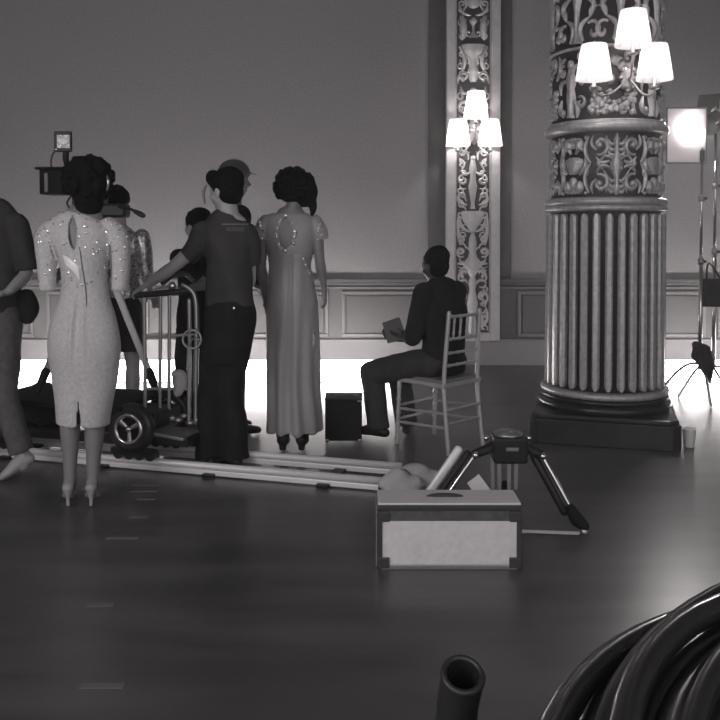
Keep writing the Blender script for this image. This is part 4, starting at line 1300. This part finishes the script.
def wheel(a, b):
    c = q(a, b, .27); ax = DN
    r, w = .145, .075
    pr = [(.085, -w / 2), (r - .025, -w / 2), (r - .006, -w * .36), (r, -w * .15), (r, w * .15), (r - .006, w * .36), (r - .025, w / 2), (.085, w / 2)]
    mb = MB(); n = 32; vs = []; fs = []
    x_, z_ = DX, V((0, 0, 1))
    for (rr_, u) in pr:
        for k in range(n):
            al = 2 * math.pi * k / n
            vs.append(c + ax * u + (x_ * math.cos(al) + z_ * math.sin(al)) * rr_)
    for i in range(len(pr)):
        j = (i + 1) % len(pr)
        for k in range(n): fs.append((i * n + k, i * n + (k + 1) % n, j * n + (k + 1) % n, j * n + k))
    mb.add(vs, fs)
    ty = build(mb, 'tyre', 'rubber', dol, smooth=True)
    rim = MB(); pts = [c - ax * .04 + (x_ * math.cos(2 * math.pi * k / 32) + z_ * math.sin(2 * math.pi * k / 32)) * .083 for k in range(32)]
    rim.tube(pts, [.014] * 32, 8, closed=True)
    build(rim, 'rim', 'chrome', ty, smooth=True)
    build(MB().cyl(c - ax * .02, c + ax * .02, .078, n=24), 'hub_disc', 'blackmatte', ty)
    for k in range(3):
        al = 2 * math.pi * k / 3 + .5
        d_ = x_ * math.cos(al) + z_ * math.sin(al)
        build(MB().tube([c - ax * .034 + d_ * .01, c - ax * .034 + d_ * .075], [(.012, .006), (.018, .006)], 8, hint=x_ * -math.sin(al) + z_ * math.cos(al), cap='flat'), 'spoke', 'chrome', ty)
    build(MB().ball(c - ax * .036, .02, nu=12, nv=8), 'hub_cap', 'chrome', ty, smooth=True)
for a in (-.52, .42):
    for b in (-.20, .25):
        wheel(a, b)
        build(MB().cyl(q(a, b * .5, .27), q(a, b, .27), .02), 'axle', 'black', dol)
        f_ = MB().box(q(a, b, .135), (.26, .05, .035), R)
        bo = build(f_, 'bogie', 'black', dol, bevel=.004)
        for k in range(4):
            p = q(a - .105 + .07 * k, (-GAUGE / 2 if b < 0 else GAUGE / 2), .107)
            build(MB().cyl(p - DN * .032, p + DN * .022, .032, n=16), 'bogie_wheel', 'rubber', bo)
# push frame (stands on the rear of the chassis)
PY = P(165, 300, 5.02)
def pf(x, y): 
    return P(x, y, 5.12)
def tubes(name, pts, r, m_='steel'):
    return build(MB().smooth(pts, r, 10, cap='round', sub=5), name, m_, dol, smooth=True)
tubes('push_post', [pf(160, 430), pf(160, 380), pf(160.5, 330), pf(160.5, 294)], .011)
tubes('push_post', [pf(169, 425), pf(169, 380), pf(169.5, 330), pf(169.5, 294)], .011)
tubes('push_post', [pf(189, 428), pf(189, 380), pf(189.5, 330), pf(189, 300)], .013)
tubes('push_post', [pf(196, 426), pf(196, 380), pf(196.5, 340), pf(196, 304), pf(192, 291), pf(183, 285)], .015)
tubes('push_post', [pf(145, 418), pf(145, 380), pf(144.5, 330), pf(144, 294)], .012)
tubes('push_handle', [pf(134, 295), pf(150, 294.5), pf(175, 292), pf(186, 291)], .020, 'rubber')
tubes('push_handle', [pf(163, 283), pf(172, 276), pf(186, 274), pf(194, 281)], .016, 'rubber')
tubes('cross_bar', [pf(144, 336), pf(170, 336), pf(197, 334)], .010)
tubes('cross_bar', [pf(146, 389), pf(160, 389), pf(190, 389)], .010)
tubes('cross_bar', [pf(155, 289), pf(166, 288), pf(181, 289)], .008)
build(MB().ball(pf(173.5, 285.5) + V((0, -.04, 0)), (.024, .02, .026)), 'knob', 'chrome', dol, smooth=True)
hw_ = MB(); c = pf(194, 338) + V((0, -.06, 0))
hw_.tube([c + V((.055 * math.cos(k * math.pi / 12), 0, .055 * math.sin(k * math.pi / 12))) for k in range(24)], [.007] * 24, 8, closed=True)
for k in range(3): hw_.cyl(c, c + V((.055 * math.cos(k * 2.1), 0, .055 * math.sin(k * 2.1))), .005, n=8)
hw_.cyl(c, c + V((0, .06, 0)), .008, n=8)
build(hw_, 'hand_wheel', 'steel', dol, smooth=True)
bt = MB().smooth([pf(176, 374), pf(179, 376), pf(180, 384), pf(178, 392)], [.03, .045, .045, .03], 10)
put(baked(bt, .007, 2), 'plastic_bag', 'canvas', dol)
kk = MB()
for (x, y, r) in ((178, 420, .02), (184, 416, .018), (190, 423, .022), (172, 418, .02), (197, 420, .018)):
    kk.ball(pf(x, y), (r * 1.4, r, r), nu=10, nv=7)
build(kk, 'valve_fittings', 'steel', dol, smooth=True)
build(MB().box(pf(180, 427), (.26, .14, .03)), 'rear_platform', 'black', dol, bevel=.004)
build(MB().box(pf(168, 434), (.05, .05, .09)), 'frame_foot', 'black', dol, bevel=.004)

# tripod and film camera over the dolly
TY = 5.36
tb = V((P(96, 395, TY).x, TY, .40))
tri = thing('camera_tripod', tb, 'pale-legged camera tripod standing on the dolly deck under the film camera', 'tripod')
ap = P(98, 244, TY)
feet = [P(158, 391, 5.26), P(37, 393, 5.30), P(98, 385, 5.56)]
for i, ft in enumerate(feet):
    ft.z = 0.405
    d_ = (ft - ap)
    hip = ap + d_ * .06
    lo = hip.lerp(ft, .93)
    sd_ = d_.cross(V((0, 1, 0))).normalized() if i < 2 else V((1, 0, 0))
    lg = build(MB().tube([hip, hip.lerp(lo, .97)], [(.024, .016), (.022, .015)], 10, hint=sd_, cap='flat'), 'leg', 'wood', tri, smooth=True)
    build(MB().tube([lo - d_ * .08, lo], [.030, .026], 10), 'clamp', 'blackmatte', lg, smooth=True)
    build(MB().smooth([lo, ft.lerp(lo, .2), ft], [.02, .018, .012], 10), 'foot', 'black', lg, smooth=True)
build(MB().lathe([(.03, -.05), (.075, -.03), (.08, .02), (.06, .05), (.05, .06)], ap, 24), 'bowl', 'black', tri, smooth=True)
hdz = P(105, 210, TY)
build(MB().box((P(112, 212, TY).x, TY, hdz.z - .005), (.20, .14, .085)), 'fluid_head', 'black', tri, bevel=.015)
build(MB().cyl((ap.x, TY, ap.z + .04), (ap.x, TY, hdz.z - .04), .045), 'head_column', 'black', tri)
build(MB().smooth([P(118, 207, TY - .06), P(130, 209, TY - .1), P(136, 212, TY - .12)], .009, 8), 'pan_handle', 'black', tri, smooth=True)
build(MB().smooth([P(135, 211.5, TY - .12), P(140, 214, TY - .13), P(143, 215.5, TY - .14)], [.014, .018, .016], 10), 'handle_grip', 'rubber', tri, smooth=True)
fc = thing('film_camera', V((hdz.x, TY, hdz.z + .04)), 'black film camera with matte box and small lit monitor on the tripod', 'film camera')
def cb(name, x0, y0, x1, y1, dep, m_='black', par=None, Yc=TY, bev=.006):
    a, b = P(x0, y0, Yc), P(x1, y1, Yc)
    return build(MB().box(((a.x + b.x) / 2, Yc, (a.z + b.z) / 2), (abs(b.x - a.x), dep, abs(a.z - b.z))), name, m_, par or fc, bevel=bev)
cb('camera_body', 76, 170, 104, 204.5, .18)
cb('matte_box', 45, 171, 68, 195, .20, 'blackmatte')
cb('matte_box_flag', 41, 168, 70, 170.6, .22, 'blackmatte')
cb('filter_tray', 50, 174, 54, 193, .212, 'grey')
a_, b_ = P(67, 184, TY), P(78, 184, TY)
build(MB().lathe([(.05, 0), (.055, .01), (.055, .05), (.045, .055), (.045, .09)], (0, 0, 0), 20).mesh and MB().cyl(a_, b_, .055, n=20), 'lens', 'black', fc, smooth=False)
cb('magazine', 84, 160, 102, 170, .12)
mn = cb('monitor', 54.5, 131.5, 72, 152, .03, 'black', Yc=TY - .04)
sa, sb_ = P(57, 135, TY - .06), P(69.5, 148, TY - .06)
build(MB().box(((sa.x + sb_.x) / 2, TY - .058, (sa.z + sb_.z) / 2), (sb_.x - sa.x, .006, sa.z - sb_.z)), 'screen', 'screen', mn)
build(MB().smooth([P(66, 152, TY - .03), P(66, 160, TY - .02), P(70, 170, TY), P(77, 175, TY)], [.02, .02, .018, .02], 10), 'monitor_arm', 'black', fc, smooth=True)
build(MB().smooth([P(56, 150, TY - .04), P(52, 156, TY - .05), P(51, 165, TY - .05), P(54, 171, TY - .05)], .006, 8), 'cable', 'rubber', fc, smooth=True)
build(MB().ball(P(56.5, 149.5, TY - .05), .010), 'connector', 'chrome', fc, smooth=True)
build(MB().smooth([P(71, 196, TY - .1), P(67, 203, TY - .12), P(71, 209, TY - .12), P(74, 205, TY - .1)], .007, 8), 'focus_whip', 'rubber', fc, smooth=True)

# ================================================================== CASES, BAG, CARD, BABY TRIPOD
def flight_case():
    c0 = F(377, 570); c1 = F(523, 570)
    x0, x1 = c0.x, P(522, 565, c0.y).x
    y0 = c0.y; y1 = y0 + .19
    H = .297
    t = thing('flight_case', V(((x0 + x1) / 2, (y0 + y1) / 2, 0)), 'white panelled flight case with dark edging on the floor in front', 'case')
    xm, ym = (x0 + x1) / 2, (y0 + y1) / 2; W, D = x1 - x0, y1 - y0
    build(MB().box((xm, ym, .112), (W - .02, D - .012, .205)), 'body', 'casepanel', t, bevel=.004)
    build(MB().box((xm, ym, .226), (W - .012, D - .006, .042)), 'band', 'denim', t, bevel=.003)
    build(MB().box((xm, ym, .250), (W - .02, D - .014, .008)), 'lid_seam', 'casedark', t)
    build(MB().box((xm, ym, .263), (W - .004, D, .022)), 'lid_rim', 'casedark', t, bevel=.004)
    build(MB().box((xm, ym, .277), (W - .008, D - .004, .010)), 'lid', 'caselid', t, bevel=.004)
    for x in (x0 + .011, x1 - .011):
        for y in (y0 + .010, y1 - .010):
            build(MB().box((x, y, .1235), (.022, .022, .245)), 'corner_edge', 'casedark', t, bevel=.003)
    build(MB().box((xm, y0 + .008, .011), (W, .016, .022)), 'bottom_edge', 'steel', t, bevel=.003)
    build(MB().box((x0 - .001, ym, .13), (.006, D - .05, .25)), 'side_trim', 'chrome', t, bevel=.001)
    for x in (x0 + .028, x1 - .028):
        for z in (.03, .225):
            build(MB().box((x, y0 + .002, z), (.05, .012, .045)), 'corner_guard', 'casedark', t, bevel=.004)
    hx = P(447, 492, 3.53).x
    build(MB().smooth([V((hx - .075, ym, .280)), V((hx - .05, ym, .285)), V((hx, ym, .288)), V((hx + .05, ym, .285)), V((hx + .075, ym, .280))], [(.008, .006), (.014, .008), (.016, .008), (.014, .008), (.008, .006)], 10, hint=V((0, 1, 0))), 'handle', 'casedark', t, smooth=True)
flight_case()
def black_case():
    y0 = F(343, 443).y
    a, b = P(325, 443, y0), P(362, 443, y0)
    W = b.x - a.x; H = P(343, 400, y0).z
    xm = (a.x + b.x) / 2
    t = thing('equipment_case', V((xm, y0 + .12, 0)), 'small black equipment case with top handle by the seated person\'s feet', 'case')
    build(MB().box((xm, y0 + .11, H / 2 + .006), (W, .22, H - .012)), 'body', 'blackmatte', t, bevel=.012)
    build(MB().box((xm, y0 + .11, H + .002), (W + .006, .226, .012)), 'lid_rim', 'black', t, bevel=.004)
    hz = P(343, 394.5, y0 + .1).z
    build(MB().smooth([V((xm - .04, y0 + .1, H)), V((xm - .045, y0 + .1, hz)), V((xm + .06, y0 + .1, hz + .005)), V((xm + .105, y0 + .1, H))], .008, 8, sub=5), 'handle', 'grey', t, smooth=True)
    for x in (xm - W / 2 + .015, xm + W / 2 - .015):
        build(MB().ball((x, y0 + .01, .016), .016), 'foot', 'steel', t, smooth=True)
    build(MB().box((xm + W / 2 - .02, y0 + .01, H - .006), (.03, .02, .02)), 'latch', 'chrome', t, bevel=.003)
black_case()
def sandbag():
    c = F(412, 490); c.y = 4.56
    x = P(410, 485, 4.56).x
    t = thing('sandbag', V((x, 4.56, 0)), 'pale canvas sandbag slumped on the end of the dolly rails', 'sandbag')
    for (p0, p1, p2, r) in ((P(384, 484, 4.56), P(398, 478, 4.56), P(414, 490, 4.54), .065), (P(400, 474, 4.66), P(418, 473, 4.66), P(434, 482, 4.64), .07)):
        mb = MB().smooth([p0, p1, p2], [(r * .6, r * .5), (r, r * .8), (r * .65, r * .5)], 16, hint=V((0, 1, 0)))
        mb.smooth([V((p1.x - .04, p1.y, p1.z - .05)), V((p2.x, p1.y, .055))], [(.07, .05), (.06, .05)], 14, hint=V((0, 1, 0)))
        put(baked(mb, .008, 4, folds(.010, 16, 16, 16, p0.x)), 'sand_pouch', 'canvas', t)
    build(MB().smooth([P(396, 474, 4.59), P(404, 471, 4.60), P(412, 478, 4.58)], [(.022, .006)] * 3, 10, hint=V((0, 1, .3))), 'strap', 'grey', t, smooth=True)
sandbag()
def baby_tripod():
    Y = 4.10
    ap = P(508, 447, Y)
    t = thing('low_tripod', V((ap.x, Y, 0)), 'low black baby tripod with silver leg tubes behind the white flight case', 'tripod')
    a, b = P(492, 435, Y), P(526, 461, Y)
    build(MB().box(((a.x + b.x) / 2, Y, (a.z + b.z) / 2), (b.x - a.x, .13, a.z - b.z)), 'crown', 'black', t, bevel=.014)
    build(MB().lathe([(.045, 0), (.07, .004), (.072, .016), (.05, .02), (.05, .026), (0, .027)], (ap.x, Y, a.z - .004), 28), 'bowl_plate', 'steel', t, smooth=True)
    build(MB().box((ap.x + .01, Y - .066, P(508, 446, Y).z), (.06, .006, .018)), 'name_plate', 'grey', t, bevel=.004)
    for (x, y) in ((486, 438), (529, 438)):
        build(MB().ball(P(x, y, Y - .03), .014), 'bolt', 'chrome', t, smooth=True)
    ft = [F(584, 533), V((P(505, 470, 4.45).x, 4.45, 0)), V((.31, 4.03, 0))]
    kn = [P(542, 455, Y - .02), V((ap.x, Y + .09, ap.z - .03)), P(475, 454, Y - .02)]
    for i in range(3):
        k, f_ = kn[i], ft[i]
        d_ = (f_ - k)
        if i != 1:
            build(MB().tube([V((ap.x + (.05 if i == 0 else -.05), Y, ap.z + .01)), k], [.028, .022], 10), 'shoulder', 'black', t, smooth=True)
            build(MB().ball(k + V((0, -.02, 0)), .018), 'bolt', 'chrome', t, smooth=True)
        end = k.lerp(f_, .72)
        sd_ = d_.cross(V((0, 1, 0))).normalized()
        if i == 0:
            lg = build(MB().tube([k, end], [.011, .010], 10), 'leg', 'chrome', t, smooth=True)
            of = sd_ * (.034 if sd_.x < 0 else -.034) + V((0, .03, 0))
            build(MB().tube([k + of, end + of], [.022, .018], 10), 'leg_sleeve', 'black', lg, smooth=True)
        elif i == 2:
            lg = build(MB().tube([k, end], [.010, .010], 10), 'leg', 'chrome', t, smooth=True)
            of = V((-.075, .02, .02))
            build(MB().tube([k + of, end + of], [(.022, .012), (.022, .012)], 10, hint=sd_), 'leg_tube', 'alu', lg, smooth=True)
            of = V((-.035, .012, .0))
            build(MB().tube([k + of, end + of], [.016, .016], 10), 'leg_sleeve', 'black', lg, smooth=True)
        else:
            lg = None
            for xx in (-.068, -.033, .016, .052):
                o_ = V((xx, -.03, 0))
                w = build(MB().tube([k + o_, end + o_], [.010, .010], 10), 'leg', 'white', t, smooth=True)
                lg = lg or w
        jt = MB().smooth([end - d_ * .03, end + d_ * .1, f_ + V((0, 0, .035))], [.024, .034, .026], 12)
        put(baked(jt, .006, 2), 'leg_clamp', 'blackmatte', t)
        build(MB().lathe([(.024, 0), (.024, .012), (.012, .03), (.008, .045)], f_, 16), 'foot_cup', 'steel', t, smooth=True)
    sp = MB().tube([F(583, 535) + V((-.02, -.01, .012)), V((P(530, 536, 3.95).x, 3.95, .012)), V((.50, 3.97, .012))], [(.012, .008)] * 3, 8, hint=V((0, 1, 0)), cap='flat')
    build(sp, 'spreader', 'alu', t, smooth=True)
baby_tripod()
def card():
    R = Matrix.Rotation(math.radians(-10), 3, 'X') @ Matrix.Rotation(math.radians(-36), 3, 'Y')
    top = P(479, 464, 3.93)
    mb = MB().box((0, 0, 0), (.07, .006, .31), R)
    hi = max(mb.v, key=lambda v: v[2]); lo = min(v[2] for v in mb.v)
    c = V((top.x - hi[0], top.y - hi[1], -lo))
    mb.v = [tuple(V(v) + c) for v in mb.v]
    o = build(mb, 'white_card', 'white', None, base=V((c.x, c.y, 0)))
    tag(o, 'small white card propped against the low tripod behind the flight case', 'card')
card()
# paper cup beside the plinth
cpos = F(689, 447)
cup = MB().lathe([(.030, 0), (.034, .005), (.044, .115), (.046, .122), (.042, .122), (.032, .012), (0, .010)], cpos, 24)
o = build(cup, 'paper_cup', 'casepanel', None, base=cpos, smooth=True); tag(o, 'pale paper cup standing on the floor right of the column plinth', 'cup')

# ================================================================== FILM LAMP AND STANDS AT RIGHT
def stand(name, x, y, ztop, label, legs_rot, r=.014):
    t = thing(name, V((x, y, 0)), label, 'light stand')
    build(MB().cyl((x, y, .25), (x, y, ztop * .55), r * 1.2), 'lower_pole', 'chrome', t, smooth=True)
    build(MB().cyl((x, y, ztop * .55), (x, y, ztop), r * .9), 'upper_pole', 'chrome', t, smooth=True)
    for z in (ztop * .55, ztop * .8):
        build(MB().cyl((x, y, z - .025), (x, y, z + .025), r * 1.7), 'collar', 'steel', t, smooth=True)
        build(MB().ball((x + .03, y - .01, z), (.018, .01, .012)), 'knob', 'black', t, smooth=True)
    for k in range(3):
        a = legs_rot + k * 2 * math.pi / 3
        d_ = V((math.cos(a), math.sin(a), 0))
        p = V((x, y, 0))
        build(MB().smooth([p + V((0, 0, .34 - .04 * k)), p + d_ * .09 + V((0, 0, .33 - .04 * k)), p + d_ * .20 + V((0, 0, .20)), p + d_ * .34 + V((0, 0, .012))], .011, 8, sub=4), 'leg', 'chrome', t, smooth=True)
    return t
LY = 7.15
x1_ = P(701, 250, LY).x; x2_ = P(714.5, 250, LY + .15).x
z1_ = P(701, 148, LY).z; z2_ = P(714, 133, LY + .15).z
stand('light_stand', x1_, LY, z1_, 'chrome stand holding the diffusion frame, nearer the column', .4)
stand('light_stand', x2_, LY + .15, z2_, 'chrome stand holding the film lamp at the right edge', 1.3)
# diffusion frame
fa, fb = P(667, 108, LY), P(706, 163, LY)
fcx, fcz = (fa.x + fb.x) / 2, (fa.z + fb.z) / 2
df = thing('diffusion_frame', V((fcx, LY, fb.z)), 'small rectangular white diffusion frame glowing in front of the film lamp', 'diffusion frame')
Wf, Hf = fb.x - fa.x, fa.z - fb.z
build(MB().box((fcx, LY, fcz), (Wf, .004, Hf)), 'diffusion_cloth', 'diffusion', df)
fr = MB()
for s_ in (-1, 1):
    fr.cyl((fcx + s_ * Wf / 2, LY, fa.z), (fcx + s_ * Wf / 2, LY, fb.z), .007, n=8)
    fr.cyl((fa.x, LY, fcz + s_ * Hf / 2), (fb.x, LY, fcz + s_ * Hf / 2), .007, n=8)
build(fr, 'wire_frame', 'grey', df)
build(MB().box((x1_, LY, fb.z + .06), (.04, .03, .10)), 'frame_clamp', 'black', df, bevel=.004)
# lamp
lc = P(685, 131, LY + .14)
lp = thing('film_lamp', V((x2_, LY + .15, z2_)), 'film lamp head with black barn doors on the rightmost stand', 'film lamp')
aim = V((-.55, -.75, -.08)).normalized()
lsd = aim.cross(V((0, 0, 1))).normalized(); lup = lsd.cross(aim)
hc = V((x2_, LY + .22, z2_ + .10))
build(MB().smooth([hc - aim * .14, hc - aim * .12, hc + aim * .10, hc + aim * .11], [.07, .10, .11, .115], 20), 'housing', 'black', lp, smooth=True)
lens_c = V((lc.x, LY + .045, lc.z))
build(MB().smooth([hc + aim * .10, hc.lerp(lens_c, .6), lens_c + V((.05, .10, 0))], [.09, .10, .10], 20, cap='flat'), 'snoot', 'black', lp, smooth=True)
ln_ = MB().ball(lens_c, (.14, .03, .13), nu=24, nv=12); build(ln_, 'lens', 'lens_lit', lp, smooth=True)
lpl = bpy.data.lights.new('lamp_throw', 'SPOT'); lpl.spot_size = math.radians(120); lpl.spot_blend = .8; lpl.energy = LAMP_WATTS; lpl.shadow_soft_size = .2; lpl.color = (1, .96, .95)
lpo = bpy.data.objects.new('lamp_throw', lpl); COL.objects.link(lpo); lpo.parent = lp; lpo.location = V((fcx - .02, LY - .06, lens_c.z)) - root_base(lp); lpo.rotation_euler = V((-.12, -.85, -.55)).to_track_quat('-Z', 'Y').to_euler()
for (s_, u_) in ((1, 0), (0, 1)):
    c_ = hc + aim * .12 + lsd * .16 * s_ + lup * .17 * u_
    Rb = basis(lsd, aim, lup) @ Matrix.Rotation(math.radians(35), 3, 'X' if u_ else 'Z')
    build(MB().box(c_, (.18, .006, .16), Rb), 'barn_door', 'black', lp, bevel=.002)
build(MB().smooth([V((x2_, LY + .15, z2_)), V((x2_ - .02, LY + .17, z2_ + .05)), hc], .014, 8), 'yoke', 'chrome', lp, smooth=True)
for k, pxy in enumerate(((704, 116), (714, 109), (718, 122))):
    build(MB().ball(P(pxy[0], pxy[1], LY + .02), (.035, .01, .016), Matrix.Rotation(math.radians(-40), 3, 'Y'), 10, 7), 'reflective_knob', 'chrome', lp, smooth=True)
# ballast box hung on the lamp stand
bx_ = V((P(713, 293, LY).x + .03, LY + .04, P(713, 307, LY).z))
bl = thing('ballast_box', bx_, 'black ballast box hanging by a strap on the rightmost stand', 'ballast')
hh_ = P(713, 279, LY).z - bx_.z
build(MB().box(bx_ + V((0, 0, hh_ / 2)), (.20, .10, hh_)), 'body', 'blackmatte', bl, bevel=.01)
build(MB().smooth([bx_ + V((-.07, 0, hh_)), P(709, 263, LY + .05), bx_ + V((.05, 0, hh_))], [(.014, .006)] * 3, 8, hint=V((0, 1, 0))), 'strap', 'blackmatte', bl, smooth=True)
# black cloth bag hung low on the other stand
cb_ = P(702, 362, LY - .05)
cl = MB().smooth([P(696, 345, LY - .05), P(701, 352, LY - .06), P(706, 364, LY - .06), P(709, 374, LY - .06), P(710.5, 384, LY - .06)], [(.035, .03), (.085, .04), (.07, .04), (.035, .025), (.008, .008)], 14, hint=V((1, 0, 0)))
cme = baked(cl, .008, 2, folds(.012, 20, 20, 12))
cme.transform(Matrix.Translation(-cb_))
o = link_mesh('black_cloth', cme, 'blackcloth', None, cb_); tag(o, 'crumpled black cloth bundle hanging low on the diffusion stand', 'cloth')

# ================================================================== FOREGROUND CART, CABLE COIL, HOSE
DK = 0.655
ct = thing('equipment_cart', V((.68, .83, 0)), 'black equipment cart under the coiled cables nearest the viewer', 'cart')
build(MB().box((.68, .83, DK - .015), (1.20, .94, .03)), 'top_shelf', 'blackmatte', ct, bevel=.006)
build(MB().box((.68, .83, .20), (1.20, .90, .03)), 'lower_shelf', 'blackmatte', ct, bevel=.006)
for x in (.12, 1.24):
    for y in (.42, 1.24):
        build(MB().cyl((x, y, .09), (x, y, DK - .02), .018), 'post', 'steel', ct, smooth=True)
        build(MB().cyl((x - .018, y, .055), (x + .018, y, .055), .055, n=20), 'caster', 'rubber', ct)
def coil():
    c = V((.540, .890, DK)); cu, cv = V((.616, .788, 0)), V((-.788, .616, 0))
    t = thing('cable_coil', c, 'large coil of thick glossy black cable in the right foreground', 'cable')
    rr = random.Random(21)
    r = .0172
    loops = []
    for layer in range(8):
        for k in range(5):
            loops.append((0.335 + .035 * k + rr.uniform(-.006, .006) - .004 * layer, r + layer * .0315 + rr.uniform(-.003, .003) - (k == 4) * .012 - (k == 0) * .008))
    for i, (R_, z) in enumerate(loops):
        pts = []
        ph = rr.uniform(0, 6.28); e = rr.uniform(-.03, .03); px_, py_ = rr.uniform(-.012, .012), rr.uniform(-.012, .012)
        tl = rr.uniform(-.02, .03)
        n = 48
        for k in range(n):
            a = 2 * math.pi * k / n
            dl = (R_ - .475) + e * .25 * math.cos(2 * a + ph)
            zz = z + max(0, z) * .18 * math.sin(a + ph) * .5 + (.004 + .05 * z * ((i * 7) % 5) / 5) * math.sin(2 * a + ph)
            pts.append(c + cu * (.50 + dl) * math.cos(a) + cv * (.32 + dl) * math.sin(a) + V((px_, py_, max(r, zz))))
        build(MB().tube(pts, [r] * n, 10, closed=True), 'cable_loop', 'cable', t, smooth=True)
coil()
def hose():
    m0 = P(463, 675, 1.0)
    ax = V((.06, -.40, .80)).normalized()
    p = [V((m0.x - .05, 1.10, DK + .030)), V((m0.x - .045, 1.09, DK + .07)), m0 - ax * .11, m0 - ax * .05, m0]
    t = thing('rubber_hose', V((p[0].x, p[0].y, DK)), 'open end of a thick black hose pointing up at the bottom edge', 'hose')
    ro, ri = .0255, .019
    mb = MB().smooth(p, [ro] * 4 + [ro], 24, cap=None, sub=6)
    n0 = len(mb.v) - 24
    inner = MB().smooth([m0, m0 - ax * .04, m0 - ax * .09], [ri, ri, ri], 24, cap=None, sub=3)
    build(mb, 'outer_wall', 'rubber', t, smooth=True)
    build(inner, 'inner_wall', 'blackmatte', t, smooth=True)
    lip = MB(); s1 = ax.orthogonal().normalized(); s2_ = ax.cross(s1)
    lip.tube([m0 + (s1 * math.cos(k * math.pi / 16) + s2_ * math.sin(k * math.pi / 16)) * .0232 for k in range(32)], [.0042] * 32, 8, closed=True)
    build(lip, 'lip', 'rubber', t, smooth=True)
    build(MB().lathe([(.034, 0), (.034, .02), (.028, .03)], p[0] + V((0, 0, -.030)), 20), 'socket', 'black', t, smooth=True)
hose()

# ================================================================== FLOOR TAPE MARKS
tp = [(133, 160, 485, 'tape mark nearest the dolly rail'), (131, 157, 491, 'second tape mark in front of the dolly rail'), (137, 155, 499, 'third tape mark from the dolly rail, short'),
      (130, 148, 517, 'fourth short tape mark from the dolly rail'), (107, 138, 538, 'wider tape mark on the floor below the pale heels'), (87, 114, 605, 'faint tape mark alone in the mid foreground'),
      (80, 124, 686, 'long tape mark nearest the bottom edge')]
for (xa_, xb_, y_, lb) in tp:
    p0, p1 = F(xa_, y_), F(xb_, y_)
    o = build(MB().box(((p0.x + p1.x) / 2, p0.y, .001), (p1.x - p0.x, .03, .002)), 'floor_tape', 'tape', None, base=V(((p0.x + p1.x) / 2, p0.y, 0)))
    tag(o, lb, 'tape', 'tape marks on the floor')

# ================================================================== HAZE ADDED TO LIFT THE BLACKS AND SPREAD LAMP GLOW
hm = bpy.data.materials.new('added_haze'); hm.use_nodes = True
nt = hm.node_tree
for n_ in list(nt.nodes):
    if n_.type == 'BSDF_PRINCIPLED': nt.nodes.remove(n_)
vsn = nt.nodes.new('ShaderNodeVolumeScatter'); vsn.inputs['Density'].default_value = 0.010; vsn.inputs['Anisotropy'].default_value = 0.55
vsn.inputs['Color'].default_value = (1, .98, 1, 1)
nt.links.new(vsn.outputs[0], nt.nodes['Material Output'].inputs['Volume'])
hz = build(MB().box(((XL + XR) / 2, (YF + WY) / 2 + .1, CEIL / 2), (XR - XL + .2, WY - YF + .1, CEIL + .08)), 'haze', hm)
tag(hz, 'thin haze added to the hall to lift the blacks and spread lamp glow', 'haze', kind='stuff')

for o in scene.objects:
    if '_b' in o: del o['_b']
